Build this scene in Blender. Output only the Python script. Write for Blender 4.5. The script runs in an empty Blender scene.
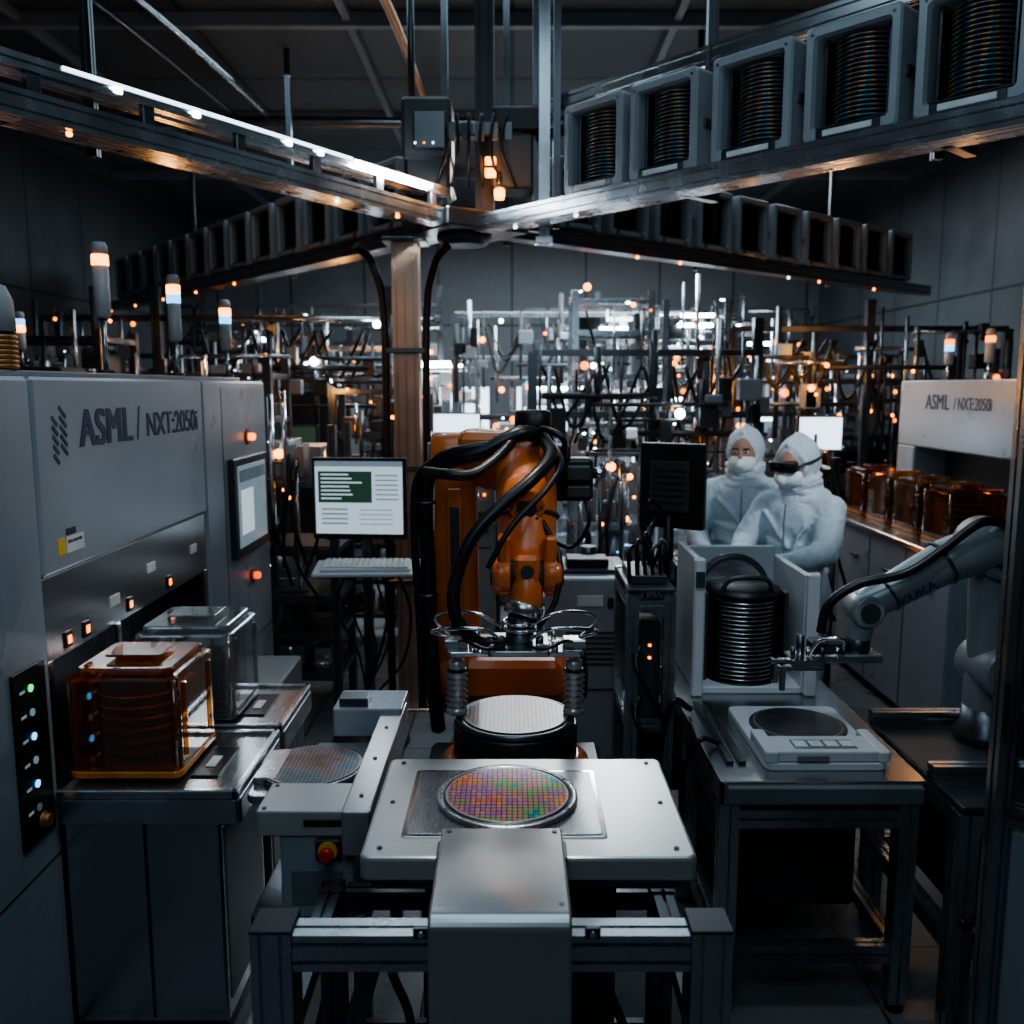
import bpy, math, random
import bmesh
from mathutils import Vector, Matrix, Euler
random.seed(11)
scene = bpy.context.scene
V = Vector
pi = math.pi

# ------------------------------------------------------------------ materials
def mat(name, col, rough=.5, metal=0.0, emi=None, es=0.0, var=.15, ns=9.0, bump=0.0, stretch=None, coat=0.0, rs=.09, dist=0):
    m = bpy.data.materials.new(name); m.use_nodes = True
    nt = m.node_tree; b = nt.nodes['Principled BSDF']
    tc = nt.nodes.new('ShaderNodeTexCoord'); mp = nt.nodes.new('ShaderNodeMapping')
    nt.links.new(tc.outputs['Object'], mp.inputs['Vector'])
    if stretch: mp.inputs['Scale'].default_value = stretch
    no = nt.nodes.new('ShaderNodeTexNoise'); no.inputs['Scale'].default_value = ns
    no.inputs['Detail'].default_value = 4; no.inputs['Distortion'].default_value = dist
    nt.links.new(mp.outputs[0], no.inputs['Vector'])
    r = nt.nodes.new('ShaderNodeValToRGB')
    c = V(col)
    r.color_ramp.elements[0].position = .3; r.color_ramp.elements[1].position = .7
    r.color_ramp.elements[0].color = (*(c*(1-var)), 1); r.color_ramp.elements[1].color = (*(c*(1+var)), 1)
    nt.links.new(no.outputs['Fac'], r.inputs[0]); nt.links.new(r.outputs[0], b.inputs['Base Color'])
    mr = nt.nodes.new('ShaderNodeMapRange')
    mr.inputs['To Min'].default_value = max(.02, rough-rs); mr.inputs['To Max'].default_value = min(1, rough+rs)
    nt.links.new(no.outputs['Fac'], mr.inputs['Value']); nt.links.new(mr.outputs[0], b.inputs['Roughness'])
    b.inputs['Metallic'].default_value = metal
    b.inputs['Coat Weight'].default_value = coat
    if emi is not None:
        b.inputs['Emission Color'].default_value = (*emi, 1); b.inputs['Emission Strength'].default_value = es
    if bump:
        bp = nt.nodes.new('ShaderNodeBump'); bp.inputs['Strength'].default_value = bump
        bp.inputs['Distance'].default_value = .02
        nt.links.new(no.outputs['Fac'], bp.inputs['Height']); nt.links.new(bp.outputs[0], b.inputs['Normal'])
    return m

def clear(name, tint, refl=.12, rough=.05, opaque=0.0, ocol=(.2,.1,.02)):
    m = bpy.data.materials.new(name); m.use_nodes = True
    nt = m.node_tree; nt.nodes.clear()
    o = nt.nodes.new('ShaderNodeOutputMaterial')
    t = nt.nodes.new('ShaderNodeBsdfTransparent'); t.inputs[0].default_value = (*tint, 1)
    g = nt.nodes.new('ShaderNodeBsdfGlossy'); g.inputs['Roughness'].default_value = rough
    fr = nt.nodes.new('ShaderNodeFresnel'); fr.inputs[0].default_value = 1.5
    ad = nt.nodes.new('ShaderNodeMath'); ad.operation = 'MULTIPLY_ADD'
    ad.inputs[1].default_value = 1.4; ad.inputs[2].default_value = refl*.3
    nt.links.new(fr.outputs[0], ad.inputs[0])
    mx = nt.nodes.new('ShaderNodeMixShader')
    nt.links.new(ad.outputs[0], mx.inputs[0]); nt.links.new(t.outputs[0], mx.inputs[1]); nt.links.new(g.outputs[0], mx.inputs[2])
    last = mx
    if opaque:
        d = nt.nodes.new('ShaderNodeBsdfDiffuse'); d.inputs[0].default_value = (*ocol, 1)
        m2 = nt.nodes.new('ShaderNodeMixShader'); m2.inputs[0].default_value = opaque
        nt.links.new(mx.outputs[0], m2.inputs[1]); nt.links.new(d.outputs[0], m2.inputs[2]); last = m2
    nt.links.new(last.outputs[0], o.inputs[0])
    return m

AM=(1,.24,.015)
M = dict(
 white=mat('painted_panel', (.36,.40,.45), .30, .15, var=.05, ns=3),
 white2=mat('painted_panel_light', (.58,.61,.64), .4, 0, var=.05, ns=3),
 tower=mat('tower_body', (.42,.42,.42), .4, 0, var=.05, ns=3),
 grey=mat('grey_paint', (.18,.20,.225), .38, 0, var=.1, ns=4),
 dgrey=mat('dark_grey_paint', (.04,.046,.053), .40, 0, var=.15, ns=4),
 stage=mat('stage_coating', (.58,.58,.57), .30, .5, var=.03, ns=5, rs=.03),
 cover=mat('cover_coating', (.52,.52,.52), .24, .7, var=.03, ns=5, rs=.02),
 plate=mat('brushed_plate', (.34,.34,.35), .28, .95, var=.05, ns=6, stretch=(60,1.5,1), rs=.04),
 alu=mat('aluminium', (.52,.55,.58), .26, .95, var=.08, ns=8),
 dalu=mat('dark_aluminium', (.14,.15,.165), .32, .9, var=.12, ns=8),
 warmlit=mat('warm_lit_aluminium', (.50,.34,.26), .34, .8, var=.1, ns=6),  # aluminium with the orange light on the column painted into its colour
 bronze=mat('bronze_coil', (.45,.20,.08), .4, .7, var=.1, ns=6),
 steel=mat('brushed_steel', (.52,.53,.55), .25, 1, var=.03, ns=5, stretch=(1,1,30), rs=.03),
 chrome=mat('chrome', (.80,.81,.83), .12, 1, var=.03, rs=.03),
 black=mat('black_plastic', (.010,.011,.013), .4, 0, var=.3),
 rubber=mat('black_rubber', (.012,.013,.015), .35, 0, var=.3),
 orange=mat('robot_orange', (.58,.15,.03), .36, 0, var=.12, ns=5, coat=.3),
 rgrey=mat('robot_grey', (.34,.37,.40), .34, .2, var=.08, ns=5),
 yellow=mat('yellow_label', (.85,.5,.02), .5, 0),
 label=mat('white_label', (.7,.7,.7), .5, 0),
 red=mat('red_button', (.8,.03,.02), .3, 0),
 ink=mat('navy_ink', (.02,.04,.09), .5, 0),
 suit=mat('cleanroom_suit', (.60,.69,.78), .75, 0, var=.05, ns=9, bump=.9, dist=1.6, stretch=(1,1,.7)),
 hood=mat('cleanroom_hood', (.66,.73,.80), .75, 0, var=.05, ns=12, bump=.6, dist=1.2),
 mask=mat('face_mask', (.88,.92,.95), .8, 0, var=.03, ns=30, bump=.1),
 skin=mat('skin', (.45,.25,.17), .5, 0, var=.08, ns=20),
 glove=mat('nitrile_glove', (.6,.68,.75), .5, 0, var=.05),
 hair=mat('brow_hair', (.02,.015,.01), .7),
 wedge=mat('wafer_edge', (.50,.53,.56), .22, .9, var=.2, ns=30),
 wdark=mat('wafer_edge_dark', (.03,.03,.034), .2, .7, var=.3, ns=30),
 e_amber=mat('amber_light', AM, .4, 0, AM, 2.8, var=0),
 e_amber2=mat('amber_light_hot', AM, .4, 0, (1,.29,.025), 6, var=0),
 e_white=mat('white_light', (1,1,1), .4, 0, (.75,.9,1), 2.8, var=0),
 e_hot=mat('white_light_hot', (1,1,1), .4, 0, (.8,.93,1), 18, var=0),
 e_dim=mat('dim_led_strip', (1,1,1), .4, 0, (.7,.85,1), 2.2, var=0),
 e_cyan=mat('cyan_light', (.2,.6,1), .4, 0, (.12,.5,1), 2, var=0),
 e_green=mat('green_light', (.2,1,.4), .4, 0, (.05,1,.25), 1.0, var=0),
 e_red=mat('red_light', (1,.1,.05), .4, 0, (1,.12,.03), 1.2, var=0),
 scr=mat('screen_white', (.4,.45,.5), .3, 0, (.62,.78,.85), .50, var=.02),
 scr_hot=mat('screen_bright', (.8,.9,1), .3, 0, (.70,.87,1), 1.6, var=.02),
 scr_g=mat('screen_green', (.03,.09,.06), .3, 0, (.05,.11,.08), .24, var=.1),
 scr_b=mat('screen_grey', (.2,.27,.33), .3, 0, (.32,.43,.50), .28, var=.1),
 scr_d=mat('screen_dim', (.1,.15,.18), .3, 0, (.3,.42,.48), .10, var=.4, ns=20),
 amber=clear('amber_polycarbonate', (.95,.50,.11), .45, .06, .08, (.60,.19,.01)),
 amberd=mat('amber_ribs', (.50,.18,.02), .3, 0, var=.3, coat=.4),
 glass=clear('clear_polycarbonate', (.90,.94,.96), .7, .06, .07, (.6,.65,.68)),
 door=clear('door_glass', (.75,.82,.85), .1, .03),
)

# ------------------------------------------------------------------ mesh builder
def catmull(pts, n=10):
    P = [V(p) for p in pts]; P = [P[0]*2-P[1]] + P + [P[-1]*2-P[-2]]
    out = []
    for i in range(1, len(P)-2):
        a, b, c, d = P[i-1], P[i], P[i+1], P[i+2]
        for k in range(n):
            t = k/n
            out.append(.5*((2*b)+(c-a)*t+(2*a-5*b+4*c-d)*t*t+(3*b-a-3*c+d)*t**3))
    out.append(P[-2]); return out

class B:
    def __init__(s, name, parent=None, M0=None):
        s.name = name; s.v = []; s.f = []; s.m = []; s.sm = []; s.mats = []; s.parent = parent; s.M0 = M0
    def mi(s, m):
        m = M[m] if isinstance(m, str) else m
        if m not in s.mats: s.mats.append(m)
        return s.mats.index(m)
    def add(s, vs, fs, m, smooth=False, Mx=None):
        o = len(s.v); i = s.mi(m)
        for p in vs:
            p = V(p)
            if Mx is not None: p = Mx @ p
            if s.M0 is not None: p = s.M0 @ p
            s.v.append(p)
        for k, f in enumerate(fs):
            s.f.append([o+j for j in f]); s.m.append(i)
            s.sm.append(smooth[k] if isinstance(smooth, list) else smooth)
    def box(s, c, d, m, bev=.004, rot=None, Mx=None):
        hx, hy, hz = d[0]/2, d[1]/2, d[2]/2
        b = min(bev, hx*.45, hy*.45, hz*.45)
        h = (hx, hy, hz); vs = []; idx = {}
        for sx in (-1, 1):
            for sy in (-1, 1):
                for sz in (-1, 1):
                    for a in range(3):
                        sg = (sx, sy, sz)
                        idx[(sg, a)] = len(vs)
                        vs.append([sg[k]*(h[k] if k == a else h[k]-b) for k in range(3)])
        fs = []
        for a in range(3):
            o = [k for k in range(3) if k != a]
            for sg in (-1, 1):
                q = []
                for (u, w) in ((-1,-1),(1,-1),(1,1),(-1,1)):
                    t = [0,0,0]; t[a] = sg; t[o[0]] = u; t[o[1]] = w; q.append(idx[(tuple(t), a)])
                fs.append(q)
        for c_ in range(3):
            a, b2 = [k for k in range(3) if k != c_]
            for sa in (-1, 1):
                for sb in (-1, 1):
                    t0 = [0,0,0]; t0[a] = sa; t0[b2] = sb; t1 = t0[:]; t0[c_] = -1; t1[c_] = 1
                    t0 = tuple(t0); t1 = tuple(t1)
                    fs.append([idx[(t0,a)], idx[(t1,a)], idx[(t1,b2)], idx[(t0,b2)]])
        for sx in (-1, 1):
            for sy in (-1, 1):
                for sz in (-1, 1):
                    g = (sx, sy, sz); fs.append([idx[(g,0)], idx[(g,1)], idx[(g,2)]])
        T = Matrix.Translation(V(c))
        if rot is not None: T = T @ (Euler(rot).to_matrix().to_4x4() if not isinstance(rot, Matrix) else rot.to_4x4())
        if Mx is not None: T = Mx @ T
        s.add(vs, fs, m, False, T)
    def bx(s, x0, x1, y0, y1, z0, z1, m, bev=.004, Mx=None):
        s.box(((x0+x1)/2, (y0+y1)/2, (z0+z1)/2), (abs(x1-x0), abs(y1-y0), abs(z1-z0)), m, bev, None, Mx)
    def rings(s, rings, m, smooth=True, caps=True, closed=False, Mx=None):
        n = len(rings[0]); vs = [p for r in rings for p in r]; fs = []; sm = []
        for i in range(len(rings)-1):
            for j in range(n):
                fs.append([i*n+j, i*n+(j+1) % n, (i+1)*n+(j+1) % n, (i+1)*n+j]); sm.append(smooth)
        if closed:
            i = len(rings)-1
            for j in range(n): fs.append([i*n+j, i*n+(j+1) % n, (j+1) % n, j]); sm.append(smooth)
        elif caps:
            fs.append(list(range(n))); sm.append(False)
            fs.append([(len(rings)-1)*n+j for j in range(n)]); sm.append(False)
        s.add(vs, fs, m, sm, Mx)
    def frame(s, d):
        d = V(d).normalized(); u = V((0,0,1)) if abs(d.z) < .95 else V((1,0,0))
        a = d.cross(u).normalized(); b = a.cross(d).normalized()
        return a, b, d
    def lathe(s, p0, axis, prof, m, n=24, smooth=True, caps=True):
        a, b, d = s.frame(axis); p0 = V(p0); R = []
        for r, h in prof:
            r = max(r, .0004)
            R.append([p0+d*h+(a*math.cos(2*pi*j/n)+b*math.sin(2*pi*j/n))*r for j in range(n)])
        s.rings(R, m, smooth, caps)
    def cyl(s, p0, p1, r, m, r1=None, n=20, bev=0):
        p0 = V(p0); p1 = V(p1); L = (p1-p0).length; r1 = r if r1 is None else r1
        if bev: s.lathe(p0, p1-p0, [(r-bev,0),(r,bev),(r1,L-bev),(r1-bev,L)], m, n)
        else: s.lathe(p0, p1-p0, [(r,0),(r1,L)], m, n)
    def cap(s, p0, p1, r0, r1, m, n=18, k=5):
        p0 = V(p0); p1 = V(p1); L = (p1-p0).length
        pr = [(r0*math.cos(a), -r0*math.sin(a)) for a in [pi/2*(1-i/k) for i in range(k)]]
        pr += [(r0, 0), (r1, L)] + [(r1*math.cos(a), L+r1*math.sin(a)) for a in [pi/2*(i+1)/k for i in range(k)]]
        s.lathe(p0, p1-p0, pr, m, n)
    def ell(s, c, r, m, n=24, k=14, rot=None):
        R = []
        rm = Euler(rot).to_matrix() if rot else Matrix.Identity(3)
        for i in range(k+1):
            th = pi*i/k; q = max(math.sin(th), .004)
            R.append([V(c)+rm@V((r[0]*q*math.cos(2*pi*j/n), r[1]*q*math.sin(2*pi*j/n), r[2]*math.cos(th))) for j in range(n)])
        s.rings(R, m)
    def tube(s, pts, r, m, n=10, rib=0, res=10, smooth=True, raw=False, closed=False):
        P = [V(p) for p in pts] if raw else catmull(pts, res)
        if rib:
            L = [0]
            for i in range(1, len(P)): L.append(L[-1]+(P[i]-P[i-1]).length)
            st = r*.42; N = int(L[-1]/st); Q = []; k = 0
            for i in range(N+1):
                t = i*st
                while k < len(L)-2 and L[k+1] < t: k += 1
                f = (t-L[k])/max(1e-6, L[k+1]-L[k]); Q.append(P[k].lerp(P[k+1], f))
            P = Q
        a, b, d = s.frame(P[1]-P[0]); R = []
        for i, p in enumerate(P):
            if closed: t = (P[(i+1) % len(P)]-P[i-1]).normalized()
            else: t = (P[min(i+1, len(P)-1)]-P[max(i-1, 0)]).normalized()
            a = (a-t*a.dot(t)).normalized(); b = t.cross(a)
            rr = r*(1+(rib if i % 2 else 0))
            R.append([p+(a*math.cos(2*pi*j/n)+b*math.sin(2*pi*j/n))*rr for j in range(n)])
        s.rings(R, m, smooth, not closed, closed)
    def torus(s, c, axis, R0, r, m, n=32, k=8):
        a, b, d = s.frame(axis); c = V(c)
        s.tube([c+(a*math.cos(2*pi*i/n)+b*math.sin(2*pi*i/n))*R0 for i in range(n)], r, m, k, raw=True, closed=True)
    def prism(s, poly, p0, d, a, b, L, m, Mx=None):
        p0 = V(p0); d = V(d); a = V(a); b = V(b)
        s.rings([[p0+a*x+b*y for x, y in poly], [p0+a*x+b*y+d*L for x, y in poly]], m, False, True, False, Mx)
    def rbox(s, x0, x1, y0, y1, z0, z1, r, ch, m, n=5, Mx=None):
        def ring(ins, z):
            o = []; rr = max(r-ins, .001)
            for cx, cy, a0 in ((x1-r,y1-r,0),(x0+r,y1-r,pi/2),(x0+r,y0+r,pi),(x1-r,y0+r,1.5*pi)):
                for i in range(n+1):
                    a = a0+pi/2*i/n; o.append((cx+rr*math.cos(a), cy+rr*math.sin(a), z))
            return o
        s.rings([ring(ch, z0), ring(0, z0+ch), ring(0, z1-ch), ring(ch*.3, z1-ch*.3), ring(ch, z1)], m, False, True, False, Mx)
    def prof(s, p0, p1, w, h, m='alu', up=(0,0,1), sl=.009, dp=.011):
        p0 = V(p0); p1 = V(p1); d = (p1-p0); L = d.length; d.normalize()
        up = V(up)
        if abs(d.dot(up)) > .95: up = V((0,1,0))
        a = d.cross(up).normalized(); b = a.cross(d).normalized()
        def cuts(l):
            n = max(1, int(round(l/.045))); return [(-l/2+l*(i+.5)/n) for i in range(n)]
        poly = []
        for (ax, l, o) in ((0, w, h), (1, h, w), (2, w, h), (3, h, w)):
            cs = cuts(l); pts = [(-l/2, -o/2)]
            for c in cs:
                pts += [(c-sl/2, -o/2), (c-sl/2, -o/2+dp), (c+sl/2, -o/2+dp), (c+sl/2, -o/2)]
            for x, y in pts:
                for _ in range(ax): x, y = -y, x
                poly.append((x, y))
        s.prism(poly, p0, d, a, b, L, m)
    def done(s, remesh=None, smooth_it=0, origin=None, disp=None):
        me = bpy.data.meshes.new(s.name)
        xs = [p.x for p in s.v]; ys = [p.y for p in s.v]; zs = [p.z for p in s.v]
        o = V(origin) if origin is not None else V(((min(xs)+max(xs))/2, (min(ys)+max(ys))/2, min(zs)))
        me.from_pydata([tuple(p-o) for p in s.v], [], s.f)
        for m in s.mats: me.materials.append(m)
        me.polygons.foreach_set('material_index', s.m); me.polygons.foreach_set('use_smooth', s.sm)
        me.update()
        bm = bmesh.new(); bm.from_mesh(me); bmesh.ops.recalc_face_normals(bm, faces=bm.faces); bm.to_mesh(me); bm.free()
        ob = bpy.data.objects.new(s.name, me); ob.location = o
        scene.collection.objects.link(ob)
        if s.parent is not None: ob.parent = s.parent
        if remesh:
            r = ob.modifiers.new('remesh', 'REMESH'); r.mode = 'VOXEL'; r.voxel_size = remesh; r.use_smooth_shade = True
        if smooth_it:
            q = ob.modifiers.new('smooth', 'SMOOTH'); q.iterations = smooth_it; q.factor = .5
        if disp:
            t = bpy.data.textures.new('cloth_folds', 'CLOUDS'); t.noise_scale = disp[1]; t.noise_depth = 2
            q = ob.modifiers.new('folds', 'DISPLACE'); q.texture = t; q.strength = disp[0]; q.mid_level = .5; q.texture_coords = 'LOCAL'
        return ob

def dup(ob, loc, rotz=0, scale=1):
    o = ob.copy(); o.location = loc; o.rotation_euler = (0, 0, rotz); o.scale = (scale,)*3
    scene.collection.objects.link(o); return o

def child(ob, par):
    bpy.context.view_layer.update()
    mw = ob.matrix_world.copy(); ob.parent = par; ob.matrix_parent_inverse = par.matrix_world.inverted(); ob.matrix_world = mw

def text(body, par, origin, xax, yax, height, width, m, name='lettering', bold=0, gap=0):
    x = V(xax).normalized(); y = V(yax).normalized(); z = x.cross(y)
    for k in range(1+bold):
        cu = bpy.data.curves.new(name, 'FONT'); cu.body = body; cu.extrude = .0008; cu.size = 1; cu.space_character = 1+gap
        ob = bpy.data.objects.new(name, cu); scene.collection.objects.link(ob); cu.materials.append(M[m])
        bpy.context.view_layer.update()
        dx = max(ob.dimensions.x, .01)
        sx = width/dx; sy = height/.70
        R = Matrix((x, y, z)).transposed().to_4x4()
        ob.matrix_world = Matrix.Translation(V(origin)+x*(k*height*.045)+z*(k*.00015)) @ R @ Matrix.Diagonal((sx, sy, 1, 1))
        child(ob, par)

# ------------------------------------------------------------------ wafer material
def wafer_mat(name, stops, cell=(.0125,.016), metal=.3, rough=.34, noise=9.0, amp=2.6, wn_amp=.22, lw=.10):
    m = bpy.data.materials.new(name); m.use_nodes = True; nt = m.node_tree; b = nt.nodes['Principled BSDF']
    L = nt.links.new
    def nd(t, **k):
        n = nt.nodes.new(t)
        for a, v in k.items(): setattr(n, a, v)
        return n
    def math_(op, a, b_=None, c=None):
        n = nd('ShaderNodeMath', operation=op)
        for i, q in enumerate((a, b_, c)):
            if q is None: continue
            if isinstance(q, (int, float)): n.inputs[i].default_value = q
            else: L(q, n.inputs[i])
        return n.outputs[0]
    tc = nd('ShaderNodeTexCoord'); sp = nd('ShaderNodeSeparateXYZ'); L(tc.outputs['Object'], sp.inputs[0])
    X = math_('DIVIDE', sp.outputs[0], cell[0]); Y = math_('DIVIDE', sp.outputs[1], cell[1])
    fx = math_('FRACT', X); fy = math_('FRACT', Y)
    def edge(f, w):
        return math_('GREATER_THAN', math_('ABSOLUTE', math_('SUBTRACT', f, .5)), .5-w)
    line = math_('MAXIMUM', edge(fx, lw), edge(fy, lw*.9))
    cb = nd('ShaderNodeCombineXYZ'); L(math_('FLOOR', X), cb.inputs[0]); L(math_('FLOOR', Y), cb.inputs[1])
    wn = nd('ShaderNodeTexWhiteNoise', noise_dimensions='3D'); L(cb.outputs[0], wn.inputs['Vector'])
    mp = nd('ShaderNodeMapping'); mp.inputs['Location'].default_value = (3.13, 1.37, .4); L(tc.outputs['Object'], mp.inputs[0])
    no = nd('ShaderNodeTexNoise'); no.inputs['Scale'].default_value = noise; no.inputs['Detail'].default_value = 2
    L(mp.outputs[0], no.inputs['Vector'])
    f = math_('ADD', math_('MULTIPLY_ADD', no.outputs['Fac'], amp, .5-wn_amp/2-amp/2), math_('MULTIPLY', wn.outputs['Value'], wn_amp))
    r = nd('ShaderNodeValToRGB'); cr = r.color_ramp
    for i, (p, c) in enumerate(stops):
        e = cr.elements[i] if i < 2 else cr.elements.new(p)
        e.position = p; e.color = (*c, 1)
    L(f, r.inputs[0])
    mx = nd('ShaderNodeMix', data_type='RGBA'); L(line, mx.inputs[0]); L(r.outputs[0], mx.inputs[6]); mx.inputs[7].default_value = (.05,.04,.038,1)
    rad = math_('SQRT', math_('ADD', math_('POWER', sp.outputs[0], 2), math_('POWER', sp.outputs[1], 2)))
    rim = math_('GREATER_THAN', rad, .146)
    m3 = nd('ShaderNodeMix', data_type='RGBA'); L(rim, m3.inputs[0]); L(mx.outputs[2], m3.inputs[6]); m3.inputs[7].default_value = (.35,.33,.33,1)
    L(m3.outputs[2], b.inputs['Base Color'])
    b.inputs['Metallic'].default_value = metal; b.inputs['Roughness'].default_value = rough
    b.inputs['Coat Weight'].default_value = .3; b.inputs['Coat Roughness'].default_value = .1
    return m
WM = wafer_mat('wafer_dies_rainbow', [(0,(.02,.16,.30)),(.99,(.60,.10,.04)),(.15,(.02,.34,.16)),(.28,(.12,.34,.08)),(.40,(.34,.22,.10)),(.52,(.40,.16,.20)),(.64,(.20,.09,.34)),(.78,(.48,.22,.16)),(.88,(.62,.25,.04))], amp=2.7, wn_amp=.30, noise=11)  # iridescent sheen painted as fixed die colours, not view dependent
WM2 = wafer_mat('wafer_dies_pearl', [(0,(.14,.25,.36)),(.99,(.16,.34,.30)),(.22,(.50,.22,.12)),(.42,(.52,.36,.20)),(.58,(.42,.34,.30)),(.78,(.36,.20,.34))], metal=.3, wn_amp=.35, lw=.15, noise=11)
WM3 = wafer_mat('wafer_dies_grey', [(0,(.20,.10,.10)),(.99,(.12,.18,.24)),(.35,(.36,.20,.18)),(.6,(.28,.27,.30)),(.8,(.14,.24,.28))])
WM4 = wafer_mat('wafer_dies_dark', [(0,(.03,.035,.04)),(.99,(.06,.07,.09)),(.4,(.06,.065,.08)),(.6,(.03,.035,.045)),(.8,(.08,.06,.05))])
def wafer(c, m, r=.15, t=.003):
    b = B('silicon_wafer'); c = V(c)
    b.lathe(c, (0,0,1), [(r-.001,0),(r,.001),(r,t-.001),(r-.001,t)], m, 64)
    return b.done(origin=c)

# ------------------------------------------------------------------ room
def brickmat(name, c1, c2, mortar, scale, bw, rh, rough, msize=.01, metal=0, axis=None):
    m = bpy.data.materials.new(name); m.use_nodes = True; nt = m.node_tree; b = nt.nodes['Principled BSDF']
    tc = nt.nodes.new('ShaderNodeTexCoord'); mp = nt.nodes.new('ShaderNodeMapping'); br = nt.nodes.new('ShaderNodeTexBrick')
    nt.links.new(tc.outputs['Object'], mp.inputs[0])
    if axis: mp.inputs['Rotation'].default_value = axis
    nt.links.new(mp.outputs[0], br.inputs['Vector'])
    br.offset = 0; br.inputs['Color1'].default_value = (*c1,1); br.inputs['Color2'].default_value = (*c2,1); br.inputs['Mortar'].default_value = (*mortar,1)
    br.inputs['Scale'].default_value = scale; br.inputs['Brick Width'].default_value = bw; br.inputs['Row Height'].default_value = rh
    br.inputs['Mortar Size'].default_value = msize
    no = nt.nodes.new('ShaderNodeTexNoise'); no.inputs['Scale'].default_value = 2.5; no.inputs['Detail'].default_value = 5
    nt.links.new(tc.outputs['Object'], no.inputs['Vector'])
    mx = nt.nodes.new('ShaderNodeMix'); mx.data_type = 'RGBA'; mx.blend_type = 'MULTIPLY'; mx.inputs[0].default_value = .5
    nt.links.new(br.outputs['Color'], mx.inputs[6]); nt.links.new(no.outputs['Fac'], mx.inputs[7])
    nt.links.new(mx.outputs[2], b.inputs['Base Color'])
    mr = nt.nodes.new('ShaderNodeMapRange'); mr.inputs['To Min'].default_value = max(rough-.12, .05); mr.inputs['To Max'].default_value = rough+.12
    nt.links.new(no.outputs['Fac'], mr.inputs['Value']); nt.links.new(mr.outputs[0], b.inputs['Roughness'])
    b.inputs['Metallic'].default_value = metal
    return m
MF = brickmat('floor_tiles', (.28,.30,.32), (.25,.27,.29), (.06,.065,.07), 1, .6, .6, .28, .006)
MC = brickmat('ceiling_panels', (.115,.13,.14), (.09,.105,.115), (.025,.028,.032), 1, 1.2, 1.2, .55, .02)  # ceiling colour lowered to paint in the vignetting
MWx = brickmat('wall_panels_side', (.105,.12,.135), (.09,.105,.12), (.03,.033,.037), 1, 1.2, 1.5, .45, .015, 0, (0, pi/2, pi/2))  # side walls coloured darker to paint the darkening at the frame edges
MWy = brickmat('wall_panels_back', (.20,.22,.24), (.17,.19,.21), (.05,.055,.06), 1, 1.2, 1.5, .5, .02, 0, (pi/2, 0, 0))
XL, XR, YB, YF, HC = -5.0, 5.0, 15.0, -1.2, 4.7
def shell(name, x0,x1,y0,y1,z0,z1, m):
    b = B(name); b.bx(x0,x1,y0,y1,z0,z1, m, .001); o = b.done(origin=(0,0,0)); return o
shell('floor', XL-.1,XR+.1,YF-.1,YB+.1,-.1,0, MF)
shell('ceiling', XL-.1,XR+.1,YF-.1,YB+.1,HC,HC+.1, MC)
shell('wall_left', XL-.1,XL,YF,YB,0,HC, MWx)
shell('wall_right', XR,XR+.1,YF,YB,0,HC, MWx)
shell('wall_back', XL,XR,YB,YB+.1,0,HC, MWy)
shell('wall_front', XL,XR,YF-.1,YF,0,HC, MWy)
for nm, a in (('baseboard_left', (XL,XL+.02,YF,YB)), ('baseboard_right', (XR-.02,XR,YF,YB)), ('baseboard_back', (XL,XR,YB-.02,YB))):
    b = B(nm); b.bx(a[0],a[1],a[2],a[3],0,.12,'dgrey'); b.done()
b = B('trim_1')
for y in (2.2, 4.6, 7.0, 9.4, 11.8): b.bx(XL,XR,y-.04,y+.04,HC-.10,HC,'grey')
for x in (-3.6,-1.2,1.2,3.6): b.bx(x-.03,x+.03,YF,YB,HC-.07,HC,'grey')
b.done()
b = B('ceiling_pipes')
b.tube([(-1.2,3.6,4.4),(-.85,5.4,4.4),(-.75,7.6,4.4),(-.75,12,4.4)], .03, 'bronze', 12)
b.tube([(-2.9,3.2,4.45),(-2.4,6.0,4.45),(-2.2,9,4.45)], .025, 'alu', 12)
b.tube([(-3.2,3.2,4.45),(-2.7,6.0,4.45),(-2.5,9,4.45)], .02, 'dalu', 12)
b.tube([(3.4,4.5,4.4),(2.4,7.0,4.4),(1.0,9.5,4.4)], .04, 'dalu', 12)
b.tube([(4.5,5.6,4.4),(2.0,8.4,4.4),(-4.5,8.6,4.4)], .05, 'dalu', 12)
for p in ((-.8,6.4),(-2.95,3.25),(-2.4,5.9),(2.4,7),(2.0,8.35),(-.75,11)): b.cyl((p[0],p[1],4.4),(p[0],p[1],HC),.012,'dalu')
b.done()
b = B('vertical_duct_pipes')
for x, r in ((4.75,.09),(4.55,.05),(4.78,.06)):
    y = 7.2+(4.8-x)*3; b.cyl((x,y,0),(x,y,HC-.17),r,'dalu',n=16)
    for z in (1,2,3,4): b.cyl((x,y,z),(x,y,z+.05),r*1.25,'dalu',n=16)
b.done()
b = B('vertical_duct_pipes')
for x, y, r in ((-4.8,6.2,.11),(-4.75,6.7,.07),(-4.8,8.2,.09),(-4.0,7.0,.09)):
    b.cyl((x,y,0),(x,y,HC-.17),r,'alu',n=16)
    for z in (1,2,2.6,3,4): b.cyl((x,y,z),(x,y,z+.05),r*1.2,'dalu',n=16)
b.done()
b = B('floor_marking_line'); b.bx(1.98,2.04,3.4,9,0,.003,'yellow',.0005); b.done()

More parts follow.
